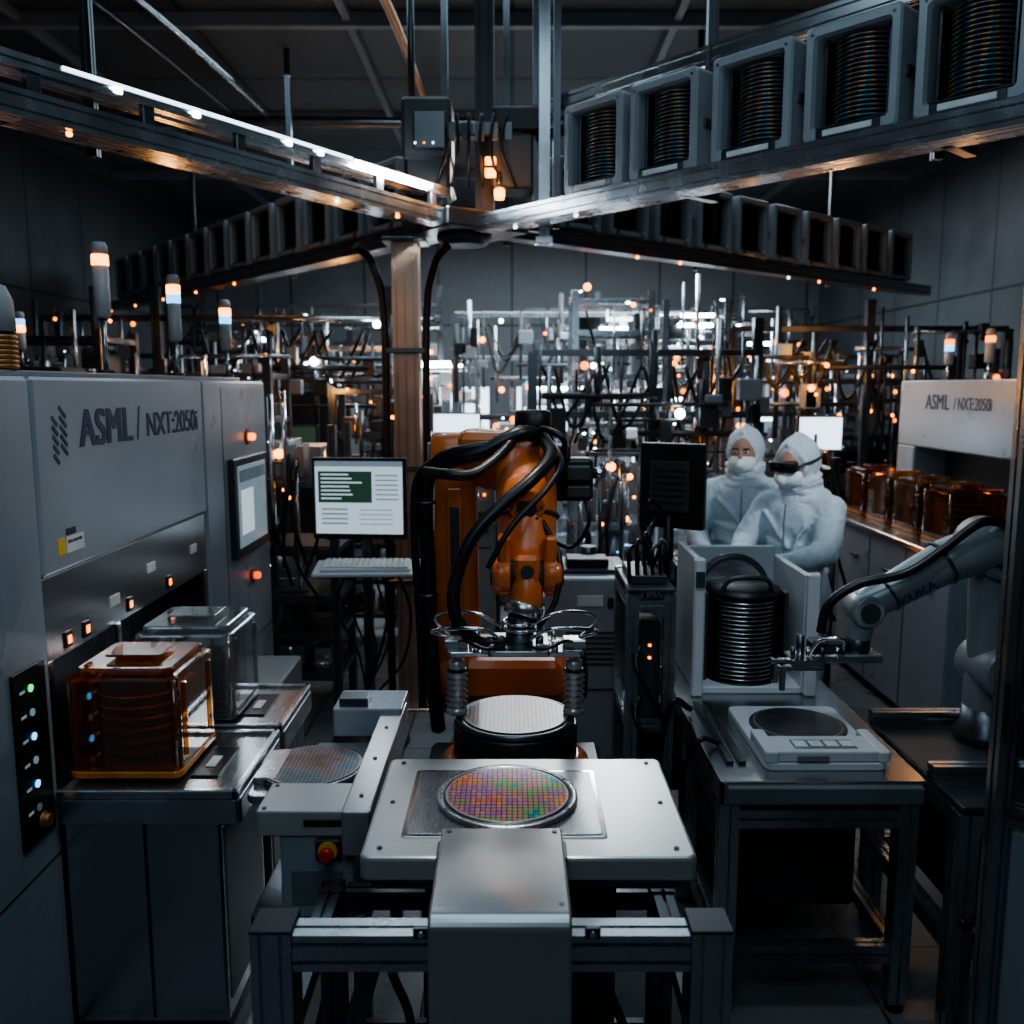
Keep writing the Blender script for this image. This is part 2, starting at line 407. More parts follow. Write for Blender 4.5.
# ------------------------------------------------------------------ main stage
b = B('wafer_inspection_stage')
b.rbox(-.33,.40,1.81,2.335,.942,1.0,.022,.008,'stage')
b.rbox(-.31,.38,1.83,2.32,.915,.942,.015,.004,'dalu')
b.rbox(-.25,.215,1.895,2.25,.999,1.003,.010,.0015,'chrome')
b.rbox(-.238,.203,1.907,2.238,1.0025,1.0045,.008,.0008,'plate')
for x, y in ((-.29,1.85),(.36,1.85),(-.29,2.30),(.36,2.30),(-.29,2.07),(.36,2.07)):
    b.cyl((x,y,1.0),(x,y,1.003),.006,'dalu'); b.cyl((x,y,1.003),(x,y,1.0035),.004,'black')
wc = V((-.012,2.085,1.0045))
b.lathe(wc,(0,0,1),[(.170,0),(.1725,.002),(.1725,.008),(.170,.012),(.160,.012),(.156,.010),(.156,.002)],'alu',72)
b.lathe(wc,(0,0,1),[(.154,0),(.154,.009),(.148,.010)],'dalu',64)
for a in (30,150,270,-30,210):
    c = wc+V((math.cos(math.radians(a))*.165, math.sin(math.radians(a))*.165, .012)); b.cyl(c, c+V((0,0,.003)), .004, 'chrome', n=12)
pf = [(1.905,1.004),(1.905,1.018),(1.90,1.020)]
for i in range(7):
    a = pi/2*i/6; pf.append((1.575-.03*math.sin(a), .992+.03*math.cos(a)))
pf += [(1.535,.25),(1.70,.25),(1.70,.90),(1.80,.94),(1.80,1.004)]
xa, xb = -.157, .112
def ringx(x, ins):
    return [(x, p[0]+(.004 if ins and p[0] < 1.6 else 0), p[1]-(.004 if ins and p[1] > .99 else 0)) for p in pf]
b.rings([ringx(xa,1), ringx(xa+.005,0), ringx(xb-.005,0), ringx(xb,1)], 'cover', False)
for x in (-.140,.095):
    for y in (1.60,1.885): b.cyl((x,y,1.02),(x,y,1.0225),.0055,'dalu',n=12)
b.bx(-.162,-.150,1.79,1.86,1.0,1.012,'dalu',.002); b.bx(.106,.118,1.79,1.86,1.0,1.012,'dalu',.002)
for x in (-.467,.387):
    b.prof((x,1.645,.02),(x,1.645,.955),.08,.08,'alu'); b.bx(x-.041,x+.041,1.604,1.686,.955,.962,'dgrey',.002)
    b.cyl((x,1.645,0),(x,1.645,.02),.035,'black')
    b.prof((x,2.18,.02),(x,2.18,.72),.06,.06,'dalu'); b.cyl((x,2.18,0),(x,2.18,.02),.03,'black')
    b.prof((x,1.69,.69),(x,2.15,.69),.05,.05,'dalu'); b.prof((x,1.69,.32),(x,2.15,.32),.05,.05,'dalu')
b.prof((-.425,1.635,.915),(.345,1.635,.915),.06,.075,'alu')
b.prof((-.425,1.635,.35),(.345,1.635,.35),.06,.06,'dalu')
b.prof((-.43,2.18,.69),(.35,2.18,.69),.05,.05,'dalu'); b.prof((-.43,2.18,.30),(.35,2.18,.30),.05,.05,'dalu')
b.prof((-.30,2.06,.888),(.34,2.06,.888),.06,.05,'dalu')
b.bx(-.20,.24,1.92,2.24,.25,.915,'dgrey',.01); b.bx(-.26,.30,1.88,2.28,.22,.26,'dalu')
for x in (-.19,.14):
    b.bx(x,x+.03,1.597,1.606,.95,.975,'dalu',.002); b.cyl((x+.015,1.6,.962),(x+.015,1.592,.962),.006,'chrome',n=10)
b.tube([(-.42,1.72,.2),(-.30,1.75,.45),(-.22,1.9,.5)], .012, 'rubber'); b.tube([(-.25,1.72,.8),(-.22,1.78,.6),(-.3,1.8,.3),(-.3,1.9,.1)], .010, 'rubber')
b.tube([(.2,1.75,.75),(.28,1.78,.5),(.25,1.8,.3),(.3,1.9,.1)], .010, 'rubber')
b.prof((-.42,1.66,.38),(-.28,1.66,.86),.04,.04,'dalu')
b.done()
wafer(wc+V((0,0,.0105)), WM, .150)

# ------------------------------------------------------------------ rotating chuck pedestal
b = B('wafer_chuck_pedestal'); c = V((.01,2.60,0))
b.bx(-.26,.28,2.42,2.80,.05,.86,'dgrey',.015); b.bx(-.29,.31,2.40,2.82,0,.05,'black')
b.lathe(c+V((0,0,.86)),(0,0,1),[(.215,0),(.22,.01),(.22,.03),(.19,.05)],'orange',48)
b.bx(-.19,-.13,2.42,2.48,.86,.93,'orange',.01); b.bx(.15,.21,2.42,2.48,.86,.93,'orange',.01)
b.lathe(c+V((0,0,.91)),(0,0,1),[(.180,0),(.186,.005),(.186,.09),(.182,.096)],'rubber',56)
b.lathe(c+V((0,0,1.006)),(0,0,1),[(.176,0),(.178,.004),(.178,.016),(.174,.018),(.160,.018),(.156,.012)],'dalu',56)
b.bx(-.018,.040,2.406,2.416,.925,.955,'yellow',.001); b.bx(-.012,.034,2.404,2.407,.937,.943,'black',.0003)
b.done()
wafer(c+V((0,0,1.0245)), WM2, .158)

# ------------------------------------------------------------------ orange robot
b = B('industrial_robot_arm'); O = 'orange'
b.lathe((-.02,3.25,0),(0,0,1),[(.33,0),(.33,.04),(.27,.06),(.25,.25),(.27,.30),(.27,.36)],'dgrey',40)
b.lathe((-.02,3.25,.36),(0,0,1),[(.26,0),(.27,.02),(.25,.22),(.20,.34)],O,40)
b.box((.0,3.22,.84),(.38,.32,.40),O,.05); b.cap((-.19,3.18,.96),(.14,3.18,.96),.15,.14,O,28)
b.cyl((.14,3.18,.96),(.27,3.18,.96),.10,'black',n=28,bev=.015)
b.box((.0,3.02,1.0),(.34,.10,.14),O,.03)
def link(p0,p1,w0,w1,d0,d1,m):
    p0=V(p0);p1=V(p1);R=[]
    for i in range(9):
        t=i/8;p=p0.lerp(p1,t);w=w0+(w1-w0)*t;d=d0+(d1-d0)*t
        if i in(0,8):w*=.8;d*=.8
        rr=[]
        for j in range(24):
            a=2*pi*j/24;cx=math.copysign(abs(math.cos(a))**.5,math.cos(a));cy=math.copysign(abs(math.sin(a))**.5,math.sin(a))
            rr.append(p+V((cx*w/2,cy*d/2,0)))
        R.append(rr)
    b.rings(R,m)
link((-.20,3.18,.86),(-.195,3.12,1.80),.18,.145,.22,.16,O)
b.box((-.195,3.035,1.35),(.05,.02,.62),O,.008); b.box((-.195,3.022,1.35),(.03,.01,.50),'dgrey',.003)
b.cyl((-.28,3.14,1.75),(-.11,3.14,1.75),.095,O,n=32,bev=.012); b.cyl((-.295,3.14,1.75),(-.28,3.14,1.75),.06,'dalu',n=24)
b.cyl((-.30,3.18,.98),(-.20,3.18,.98),.12,O,n=32,bev=.012)
b.cap((-.13,3.14,1.76),(.06,3.0,1.74),.10,.11,O,28)
b.box((-.04,3.04,1.80),(.26,.16,.10),O,.03,rot=(0,0,-.3))
b.cap((.045,3.0,1.74),(.045,2.80,1.63),.100,.098,O,28)
b.cap((.045,2.80,1.64),(.045,2.72,1.49),.098,.086,O,28)
b.torus((.045,2.78,1.60),(0,-.35,-1),.098,.007,'dgrey'); b.cyl((.045,2.72,1.645),(.045,2.685,1.64),.055,O,n=24,bev=.004); b.cyl((.045,2.686,1.64),(.045,2.682,1.64),.030,'dalu',n=24)
for a in range(8): b.cyl((.045+.044*math.cos(a*pi/4),2.69,1.641+.044*math.sin(a*pi/4)),(.045+.044*math.cos(a*pi/4),2.680,1.641+.044*math.sin(a*pi/4)),.004,'dalu',n=8)
for sx in (-1,1):
    b.box((.045+sx*.070,2.68,1.47),(.036,.11,.18),O,.016)
    b.cyl((.045+sx*.05,2.66,1.44),(.045+sx*.104,2.66,1.44),.056,O,n=28,bev=.006)
    b.cyl((.045+sx*.104,2.66,1.44),(.045+sx*.110,2.66,1.44),.034,'dgrey',n=20)
b.cyl((-.005,2.66,1.44),(.095,2.66,1.44),.048,'dgrey',n=24); b.box((.045,2.63,1.45),(.075,.05,.11),O,.014)
b.cyl((.045,2.606,1.46),(.045,2.598,1.46),.020,'dgrey',n=16)
b.cap((.045,2.65,1.42),(.045,2.63,1.37),.052,.047,O,24)
b.cyl((.04,2.62,1.36),(.03,2.61,1.325),.058,'alu',n=28,bev=.004); b.cyl((.03,2.61,1.325),(.02,2.605,1.245),.042,'dalu',n=28)
b.torus((.025,2.607,1.29),(0,0,1),.046,.006,'alu'); b.torus((.025,2.607,1.31),(0,0,1),.05,.005,'chrome')
b.cyl((.07,3.0,1.84),(.07,3.0,1.925),.062,'black',n=28,bev=.01); b.cyl((.07,3.0,1.80),(.07,3.0,1.85),.07,'dalu',n=28)
b.box((.20,2.97,1.70),(.13,.10,.14),'black',.012); b.box((.215,2.90,1.725),(.08,.05,.05),'dgrey',.006); b.box((.215,2.90,1.665),(.08,.05,.04),'dgrey',.006)
b.cyl((.27,2.95,1.72),(.30,2.93,1.72),.02,'chrome'); b.box((.15,2.95,1.79),(.08,.07,.05),'dalu',.006)
b.tube([(.24,2.92,1.64),(.25,2.9,1.56),(.20,2.92,1.48),(.13,2.9,1.50)], .007, 'rubber')
b.tube([(.17,2.92,1.78),(.16,2.82,1.84),(.10,2.85,1.87),(.08,2.92,1.84)], .010, 'rubber')
b.tube([(.12,2.95,1.83),(.03,2.86,1.855),(-.09,2.84,1.80),(-.19,2.86,1.77),(-.265,2.93,1.73),(-.29,2.98,1.62),(-.285,3.0,1.42),(-.28,3.0,1.2),(-.27,2.98,1.0),(-.26,3.05,.80)], .024, 'rubber', 14, rib=.12)
b.tube([(.06,2.88,1.86),(-.06,2.84,1.825),(-.18,2.84,1.80),(-.25,2.88,1.765),(-.315,2.95,1.69),(-.33,3.0,1.5),(-.315,3.0,1.2),(-.31,3.0,.9)], .014, 'rubber', 12)
b.tube([(.10,2.88,1.84),(.12,2.76,1.79),(.06,2.66,1.73),(-.04,2.60,1.65),(-.12,2.57,1.56),(-.165,2.55,1.44),(-.16,2.53,1.34),(-.10,2.53,1.27),(-.02,2.56,1.26)], .019, 'rubber', 14, rib=.12)
b.tube([(.0,2.84,1.83),(-.05,2.76,1.78),(-.12,2.70,1.74),(-.20,2.70,1.74),(-.27,2.78,1.74)], .016, 'rubber', 14, rib=.1)
b.tube([(.13,2.9,1.82),(.15,2.74,1.77),(.10,2.64,1.70),(.0,2.585,1.60),(-.07,2.56,1.48)], .009, 'rubber')
for p in ((-.29,2.98,1.62),(-.285,3.0,1.3)): b.torus(p,(0,0,1),.030,.007,'dalu',24)
b.tube([(.09,2.70,1.60),(.14,2.64,1.50),(.13,2.60,1.38),(.08,2.58,1.30)], .009, 'rubber')
b.rbox(-.19,.21,2.545,2.655,1.218,1.234,.012,.003,'chrome'); b.rbox(-.07,.11,2.50,2.70,1.232,1.25,.012,.003,'alu')
b.bx(-.20,-.13,2.57,2.63,1.234,1.262,'alu'); b.bx(.15,.22,2.57,2.63,1.234,1.262,'alu')
for x in (-.165,.185):
    pr=[(.026,0),(.032,.004),(.030,.018)]
    for i in range(6):
        z=.022+i*.018; pr += [(.018,z),(.034,z+.009)]
    pr += [(.020,.132),(.024,.136),(.024,.165),(.016,.168),(.016,.185)]
    b.lathe((x,2.60,1.0285),(0,0,1),pr,'stage',28)
    b.torus((x,2.60,1.165),(0,0,1),.026,.005,'black')
for sx in (-1,1):
    cx=.01+sx*.115
    b.tube([(.01+sx*.04,2.55,1.27),(.01+sx*.10,2.50,1.315),(.01+sx*.20,2.52,1.31),(.01+sx*.245,2.58,1.285),(.01+sx*.20,2.60,1.262),(.01+sx*.175,2.60,1.25)],.006,'chrome',8)
    b.tube([(.01+sx*.04,2.58,1.30),(.01+sx*.11,2.56,1.345),(.01+sx*.20,2.60,1.34),(.01+sx*.24,2.62,1.31),(.01+sx*.19,2.61,1.262)],.005,'chrome',8)
    b.tube([(.01+sx*.03,2.53,1.26),(.01+sx*.08,2.47,1.265),(.01+sx*.14,2.50,1.28),(.01+sx*.165,2.56,1.262)],.005,'rubber',8)
    b.cyl((cx,2.54,1.235),(cx,2.54,1.27),.010,'chrome',n=12); b.cyl((.01+sx*.07,2.54,1.245),(.01+sx*.07,2.54,1.285),.012,'dalu',n=12)
    b.cyl((cx,2.64,1.235),(cx,2.64,1.28),.008,'chrome',n=12); b.box((.01+sx*.08,2.535,1.25),(.04,.03,.03),'alu',.003)
b.done()

# ------------------------------------------------------------------ left lithography machine
XF=-1.35
b = B('lithography_machine')
b.bx(-2.9,XF,1.75,2.543,.04,2.03,'white',.012)
b.bx(-2.9,XF,2.551,3.946,1.452,2.03,'white',.010)
b.bx(-2.9,XF,3.954,4.95,.04,2.03,'white',.012)
b.bx(-2.88,-1.38,1.8,4.9,0,.06,'black'); b.bx(-2.88,-1.40,2.5,4.0,1.40,2.0,'black')
b.bx(-2.9,-1.62,2.54,3.96,.05,1.46,'dgrey')
b.bx(-2.8,-1.45,2.2,4.85,2.03,2.05,'grey')
b.bx(-1.62,XF-.012,2.553,3.944,1.19,1.448,'steel',.004)
b.bx(-1.64,-1.60,2.55,3.95,.85,1.2,'plate'); b.bx(-1.62,XF-.01,2.551,2.585,.85,1.2,'steel'); b.bx(-1.62,XF-.01,3.91,3.946,.1,1.2,'steel')
b.bx(-1.36,XF+.004,2.99,3.02,.86,1.2,'steel')
for y in (2.68,2.80,3.13,3.5): 
    b.bx(XF-.013,XF-.006,y-.02,y+.02,1.21,1.26,'black',.001); b.bx(XF-.007,XF-.003,y-.010,y+.010,1.222,1.247,'e_amber' ,.001)
for y,z in ((2.98,1.26),(3.3,1.31),(3.75,1.3)): b.bx(XF-.013,XF-.008,y,y+.07,z,z+.035,'label',.0005)
b.bx(XF-.002,XF+.0015,1.75,2.54,.62,.626,'black',.0005)
b.bx(XF-.002,XF+.008,2.33,2.50,.72,1.23,'black',.004)
for i,mm in enumerate(('e_green','scr_b','e_cyan','scr_b','e_cyan','scr_d')):
    z=1.17-i*.07; b.cyl((XF+.008,2.415,z),(XF+.012,2.415,z),.011,mm,n=14)
    b.bx(XF+.008,XF+.010,2.36,2.385,z-.004,z+.004,'scr_b',.0005)
b.lathe((XF+.008,2.43,.775),(1,0,0),[(.024,0),(.024,.006),(.018,.008),(.018,.022),(.014,.024)],'bronze',20)
b.bx(XF-.001,XF+.0015,2.64,2.68,1.50,1.55,'yellow',.0003); b.bx(XF-.001,XF+.0015,2.69,2.80,1.50,1.55,'label',.0003); b.bx(XF-.001,XF+.0015,2.69,2.75,1.555,1.575,'ink',.0003)
for i in range(5):
    b.box((XF+.001,2.665,1.90-i*.028),(.002,.040,.012),'ink',.0003,rot=(-.7,0,0)); b.box((XF+.001,2.715,1.925-i*.028),(.002,.050,.012),'ink',.0003,rot=(-.7,0,0))
b.bx(XF-.002,XF+.002,3.954,4.95,.70,.705,'black',.0005); b.bx(XF-.002,XF+.0015,4.20,4.205,.7,2.0,'black',.0005)
b.bx(XF,XF+.03,4.26,4.84,1.17,1.66,'dgrey',.008); b.bx(XF+.028,XF+.033,4.31,4.79,1.22,1.62,'scr_b',.001); b.bx(XF+.032,XF+.0345,4.33,4.77,1.54,1.60,'scr_d',.0005)
b.bx(XF+.032,XF+.0345,4.35,4.55,1.28,1.5,'scr',.0005)
for z,mm in ((1.03,'e_red'),(1.75,'e_amber')): b.lathe((XF,4.60,z),(1,0,0),[(.04,0),(.04,.01)],'bronze',18); b.lathe((XF+.01,4.60,z),(1,0,0),[(.018,0),(.02,.02),(.014,.03)],mm,18)
for z in (.55,.35): b.bx(XF-.001,XF+.002,4.1,4.8,z,z+.006,'black',.0005)
for y0,y1 in ((2.50,2.985),(3.02,3.47)):
    b.rbox(-1.345,-.80,y0,y1,.72,.80,.02,.006,'alu'); b.bx(-1.34,-.82,y0+.02,y1-.02,.80,.815,'plate',.003)
    for q in (0,1):
        yy=y0 if q==0 else y1-.022; b.bx(-1.34,-.805,yy,yy+.022,.80,.828,'alu',.004)
    b.bx(-.825,-.803,y0,y1,.80,.828,'alu',.004)
    b.bx(-.985,-.90,y0+.12,y0+.34,.815,.822,'black',.002); b.bx(-.96,-.93,y0+.18,y0+.26,.822,.826,'label',.0005)
    b.bx(-1.34,-.87,y0+.03,y1-.02,.06,.72,'steel',.008); b.bx(-1.33,-.88,y0+.05,y1-.04,0,.06,'black')
    b.bx(-1.10,-1.094,y0+.024,y0+.032,.08,.72,'black',.0005)
    b.bx(-.872,-.866,y0+.06,y1-.05,.12,.68,'grey',.002)
b.bx(-1.34,-.95,3.50,3.94,.02,.80,'grey',.008)
litho=b.done()
text('ASML', litho, (XF+.001,2.81,1.815), (0,1,0), (0,0,1), .118, .385, 'ink', 'lettering', 3, .06)
text('/', litho, (XF+.001,3.245,1.815), (0,1,0), (0,0,1), .118, .035, 'ink', 'lettering')
text('NXT:2050i', litho, (XF+.001,3.33,1.82), (0,1,0), (0,0,1), .088, .53, 'ink', 'lettering', 2)
text('EFEM LOAD PORT', litho, (XF+.002,2.695,1.53), (0,1,0), (0,0,1), .009, .09, 'ink', 'lettering')

def pod(x0,x1,y0,y1,z0,z1,m,inner):
    b=B('wafer_carrier_pod'); cx=(x0+x1)/2; cy=(y0+y1)/2; am=inner=='amberd'
    b.rbox(x0,x1,y0,y1,z0+.02,z1-.045,.03,.008,m); b.rbox(x0+.02,x1-.02,y0+.02,y1-.02,z1-.047,z1-.02,.03,.008,m)
    b.rbox(x0-.004,x1+.004,y0-.004,y1+.004,z0,z0+.022,.03,.004,inner if am else 'glass')
    b.rbox(cx-.06,cx+.06,cy-.06,cy+.06,z1-.021,z1-.008,.01,.002,m); b.rbox(cx-.085,cx+.085,cy-.07,cy+.07,z1-.008,z1,.01,.002,m)
    for (x,y) in ((x0+.012,y0+.012),(x1-.012,y0+.012),(x1-.012,y1-.012),(x0+.012,y1-.012)): b.cyl((x,y,z0+.02),(x,y,z1-.05),.008,m,n=10)
    for y in (y0+.06,y1-.06): b.bx(x1-.004,x1+.008,y-.006,y+.006,z0+.05,z1-.07,m,.003)
    for sx in (x0+.014,x1-.040): b.bx(sx,sx+.026,cy-.05,cy+.05,z0+.05,z1-.09,inner if am else m,.01)
    n=13 if am else 6
    for i in range(n):
        z=z0+.045+i*(z1-z0-.13)/n; b.lathe((cx,cy,z),(0,0,1),[(.137,0),(.14,.002),(.140,.006),(.137,.008)],('amberd' if i%2 else 'wdark') if am else 'glass',32)
    if am: b.bx(x0+.03,x1-.03,y1-.03,y1-.02,z0+.03,z1-.06,'black',.004)
    b.bx(x0+.01,x1-.01,y0+.012,y0+.02,z0+.025,z0+.04,inner,.003)
    return b.done()
pod(-1.335,-1.0,2.58,2.92,.829,1.185,'amber','amberd')
pod(-1.33,-.985,3.06,3.40,.829,1.185,'glass','glass')

def tower(x,y,z0,H,cols=('e_amber',),r=.034,pole=.14):
    b=B('signal_tower_light'); b.cyl((x,y,z0),(x,y,z0+.012),r*1.1,'dgrey'); b.cyl((x,y,z0),(x,y,z0+pole),r*.3,'alu')
    z=z0+pole; hh=.045*r/.034; body=H-pole-hh*len(cols)-.05*r/.034
    b.lathe((x,y,z),(0,0,1),[(r*.6,0),(r*.95,.01),(r*.95,body)],'tower',24); z+=body
    for c in cols:
        b.lathe((x,y,z),(0,0,1),[(r*.9,0),(r,.004),(r,hh-.004),(r*.9,hh)],c,24); z+=hh
    b.lathe((x,y,z),(0,0,1),[(r*.95,0),(r*.95,.035*r/.034),(r*.7,.05*r/.034)],'tower',24)
    return b.done()
tower(-1.5,3.37,2.051,.47,('e_amber2',),.030,.20)
tower(-1.5,4.08,2.051,.44,('e_cyan','e_amber2'),.030,.15)
tower(-1.5,4.80,2.051,.40,('e_cyan','e_amber2'),.030,.14)
b=B('warning_beacon'); 
for i in range(7): b.torus((-1.50,2.66,2.06+i*.014),(0,0,1),.05,.008,'bronze',24)
b.cyl((-1.5,2.66,2.051),(-1.5,2.66,2.16),.046,'dgrey'); b.lathe((-1.5,2.66,2.16),(0,0,1),[(.055,0),(.052,.09),(.035,.13),(.01,.14)],'tower',24); b.done()

# ------------------------------------------------------------------ wafer transfer station
b=B('wafer_transfer_station')
b.rbox(-.79,-.46,2.52,2.88,.775,.80,.03,.004,'alu')
b.lathe((-.63,2.705,.80),(0,0,1),[(.16,0),(.165,.004),(.165,.016),(.155,.018)],'steel',48)
b.bx(-.79,-.72,2.60,2.82,.80,.822,'alu',.004)
b.rbox(-.69,-.42,2.28,2.46,.80,.872,.012,.005,'stage'); b.rbox(-.63,-.43,2.29,2.44,.56,.80,.012,.005,'white')
for x in (-.67,-.44):
    for y in (2.30,2.44): b.cyl((x,y,.872),(x,y,.875),.006,'dalu',n=10)
b.rbox(-.455,-.375,2.25,3.10,.76,.885,.01,.005,'cover'); b.rbox(-.62,-.38,2.98,3.18,.80,.90,.012,.005,'white')
for y in (2.35,2.6,2.85,3.05): b.cyl((-.415,y,.885),(-.415,y,.889),.006,'dalu',n=10)
b.rbox(-.60,-.50,3.0,3.08,.90,.93,.008,.003,'dalu')
b.bx(-.56,-.45,2.276,2.284,.83,.85,'black',.002)
b.bx(-.53,-.46,2.272,2.29,.735,.795,'dgrey',.004)
b.lathe((-.495,2.272,.765),(0,-1,0),[(.026,0),(.026,.006)],'yellow',24); b.lathe((-.495,2.266,.765),(0,-1,0),[(.013,0),(.013,.012),(.020,.014),(.020,.024),(.014,.03)],'red',24)
b.bx(-.72,-.40,2.30,3.10,.50,.56,'dalu'); 
for x,y in ((-.70,2.34),(-.42,2.34),(-.70,3.06),(-.42,3.06)): b.prof((x,y,.0),(x,y,.50),.045,.045,'dalu')
b.bx(-.68,-.44,2.56,3.0,.56,.775,'grey',.01)
b.bx(-.60,-.46,2.286,2.292,.60,.70,'grey',.003)
b.tube([(-.5,2.3,.56),(-.5,2.24,.4),(-.55,2.3,.2)],.01,'rubber')
b.done()
wafer((-.63,2.705,.8185), WM3, .152)

# ------------------------------------------------------------------ operator terminal
b=B('operator_terminal')
R=Matrix.Translation((-.80,4.7,1.42))@Euler((0,0,-.08)).to_matrix().to_4x4()
b.rbox(-.25,.25,-.02,.025,-.215,.215,.012,.006,'black',Mx=R)
b.bx(-.232,.232,-.024,-.0195,-.185,.197,'scr',.001,R)
b.bx(-.232,.232,-.026,-.0235,.17,.197,'scr_b',.0005,R); b.bx(-.215,.07,-.0262,-.0235,-.02,.145,'scr_g',.0005,R)
for i in range(7):
    z=.128-i*.021; w=.08+.15*random.random(); b.bx(-.20,-.20+w,-.0268,-.026,z-.004,z+.004,'scr',.0003,R)
for i in range(6): b.bx(.09,.21,-.0262,-.0235,.12-i*.025,.128-i*.025,'scr_b',.0003,R)
for i in range(4): b.bx(-.20,-.06,-.0262,-.0235,-.06-i*.025,-.05-i*.025,'scr_b',.0003,R); b.bx(0,.18,-.0262,-.0235,-.06-i*.025,-.055-i*.025,'scr_b',.0003,R)
b.cyl((-.80,4.73,1.40),(-.80,4.86,1.30),.03,'black'); b.prof((-.80,4.90,.04),(-.80,4.90,1.45),.05,.05,'dalu')
b.lathe((-.80,4.90,0),(0,0,1),[(.22,0),(.22,.02),(.05,.04)],'dgrey',24)
b.box((-.75,4.58,1.07),(.54,.24,.018),'white2',.006,rot=(.12,0,.05))
b.box((-.75,4.57,1.085),(.46,.17,.02),'white2',.005,rot=(.12,0,.05))
for r_ in range(5):
    for k in range(15):
        b.box((-.955+k*.0292+(4.51+r_*.03-4.57)*-.05,4.51+r_*.03,1.0925+r_*.0036),(.024,.024,.008),'label',.002,rot=(.12,0,.05))
b.tube([(-.80,4.88,1.0),(-.78,4.75,1.03),(-.76,4.66,1.06)],.018,'dalu')
b.tube([(-.62,4.68,1.06),(-.55,4.75,.8),(-.6,4.85,.5),(-.75,4.9,.3)],.008,'rubber'); b.tube([(-.8,4.73,1.3),(-.7,4.8,1.0),(-.7,4.9,.7),(-.78,4.9,.4)],.01,'rubber')
for i in range(4): b.tube([(-.9+i*.05,4.8,1.02),(-.95+i*.09,4.78,.8-i*.03),(-.85+i*.05,4.82,.55),(-.82,4.88,.3)],.007,'rubber',6)
b.done()
b=B('support_column')
b.prof((-.63,5.50,.02),(-.63,5.50,2.84),.155,.155,'warmlit',sl=.012,dp=.016); b.bx(-.76,-.50,5.37,5.63,0,.02,'alu')
b.bx(-.76,-.50,5.38,5.62,2.84,2.865,'dalu')
for dx in (-.12,.12): b.tube([(-.63+dx,5.44,.1),(-.63+dx,5.42,1.5),(-.63+dx*1.05,5.42,2.4),(-.63+dx*1.5,5.38,2.7),(-.63+dx*2.2,5.3,2.80)],.024,'rubber')
for z in (.8,1.5,2.2): b.bx(-.76,-.50,5.40,5.45,z,z+.03,'dalu')
b.done()

# ------------------------------------------------------------------ overhead rails
P0=V((-.28,5.45,0)); dA=V((.53,.848,0)).normalized(); nA=V((dA.y,-dA.x,0)); dB=V((.673,-.74,0)).normalized(); nB=V((dB.y,-dB.x,0))
dD=V((.767,.642,0)).normalized(); nD=V((dD.y,-dD.x,0)); dC=V((-.634,.773,0)).normalized(); nC=V((-dC.y,dC.x,0))
b=B('overhead_transport_rail')
def rail(d,n,t0,t1,top=True,hang=1.6,m='alu',dz=0,sd=1):
    rnd=random.Random(sd)
    up=V((0,0,1)); q=lambda t,o,z: P0+d*t+n*o+up*(z+dz)
    b.prof(q(t0,.05,2.93),q(t1,.05,2.93),.10,.09,m); b.prof(q(t0,-.14,2.95),q(t1,-.14,2.95),.07,.07,m)
    if top: b.prof(q(t0,.03,3.08),q(t1,.03,3.08),.045,.05,m); b.prof(q(t0,-.12,3.10),q(t1,-.12,3.10),.045,.05,m)
    t=t0+.2
    while t<t1:
        b.box(q(t,-.05,2.935),(.04,.18,.05),'dalu',.003,rot=(0,0,math.atan2(d.y,d.x)))
        if top: b.box(q(t,.03,3.02),(.05,.03,.10),'dalu',.003,rot=(0,0,math.atan2(d.y,d.x)))
        if rnd.random()<.45: b.ell(q(t+.1,.07,2.875),(.012,.012,.010),rnd.choice(['e_amber2','e_amber2','e_white']),8,6)
        t+=.45
    t=t0+.3
    while t<t1:
        b.prof(q(t,-.24,2.9),q(t,-.24,HC-dz),.04,.04,'dalu'); b.box(q(t,-.17,2.95),(.04,.14,.04),'dalu',.003,rot=(0,0,math.atan2(d.y,d.x))); t+=hang
rail(dA,nA,-4.6,-.22,hang=2.1,sd=4); rail(dD,nD,.22,5.6,False,m='dalu',hang=1.9,sd=2); rail(dB,nB if nB.y<0 else -nB,.22,4.6,False,hang=2.1,dz=-.02,sd=3); rail(dC,nC if nC.y<0 else -nC,.22,6.9,False,m='dalu',hang=2.2,sd=5)
def ledbar(t0,t1,m,z=3.085,w=.012):
    b.box((P0+dA*((t0+t1)/2)+nA*.056)+V((0,0,z)),(t1-t0,.006,w),m,.001,rot=(0,0,math.atan2(dA.y,dA.x)))
ledbar(-2.5,-1.02,'e_dim',3.096,.014); ledbar(-1.0,-.38,'e_hot',3.085,.022)
for t in (-2.3,-1.95,-1.45,-1.25): ledbar(t,t+.03,'e_hot',3.080,.022)
b.box(P0+V((0,0,2.93)),(.55,.55,.10),'dalu',.01,rot=(0,0,.6)); b.lathe(P0+V((0,0,2.82)),(0,0,1),[(.12,0),(.16,.03),(.16,.06)],'dgrey',28)
up=V((0,0,1)); nbk=(nB if nB.y>0 else -nB)
b.prof(P0+dB*.2+nbk*.30+up*3.56, P0+dB*4.6+nbk*.30+up*3.56,.06,.09,'alu'); b.prof(P0+dB*.2+nbk*.30+up*3.42, P0+dB*4.6+nbk*.30+up*3.42,.04,.05,'dalu')
for t in (.3,1.5,2.7,3.9): b.prof(P0+dB*t+nbk*.30+up*2.95,P0+dB*t+nbk*.30+up*HC,.05,.05,'dalu'); b.box(P0+dB*t+nbk*.24+up*2.92,(.05,.25,.05),'dalu',.003,rot=(0,0,math.atan2(dB.y,dB.x)))
b.prof(P0+V((.46,-.20,2.80)),P0+V((.46,-.20,HC)),.06,.06,'alu'); b.bx(P0.x+.41,P0.x+.51,P0.y-.25,P0.y-.15,2.80,2.84,'alu')
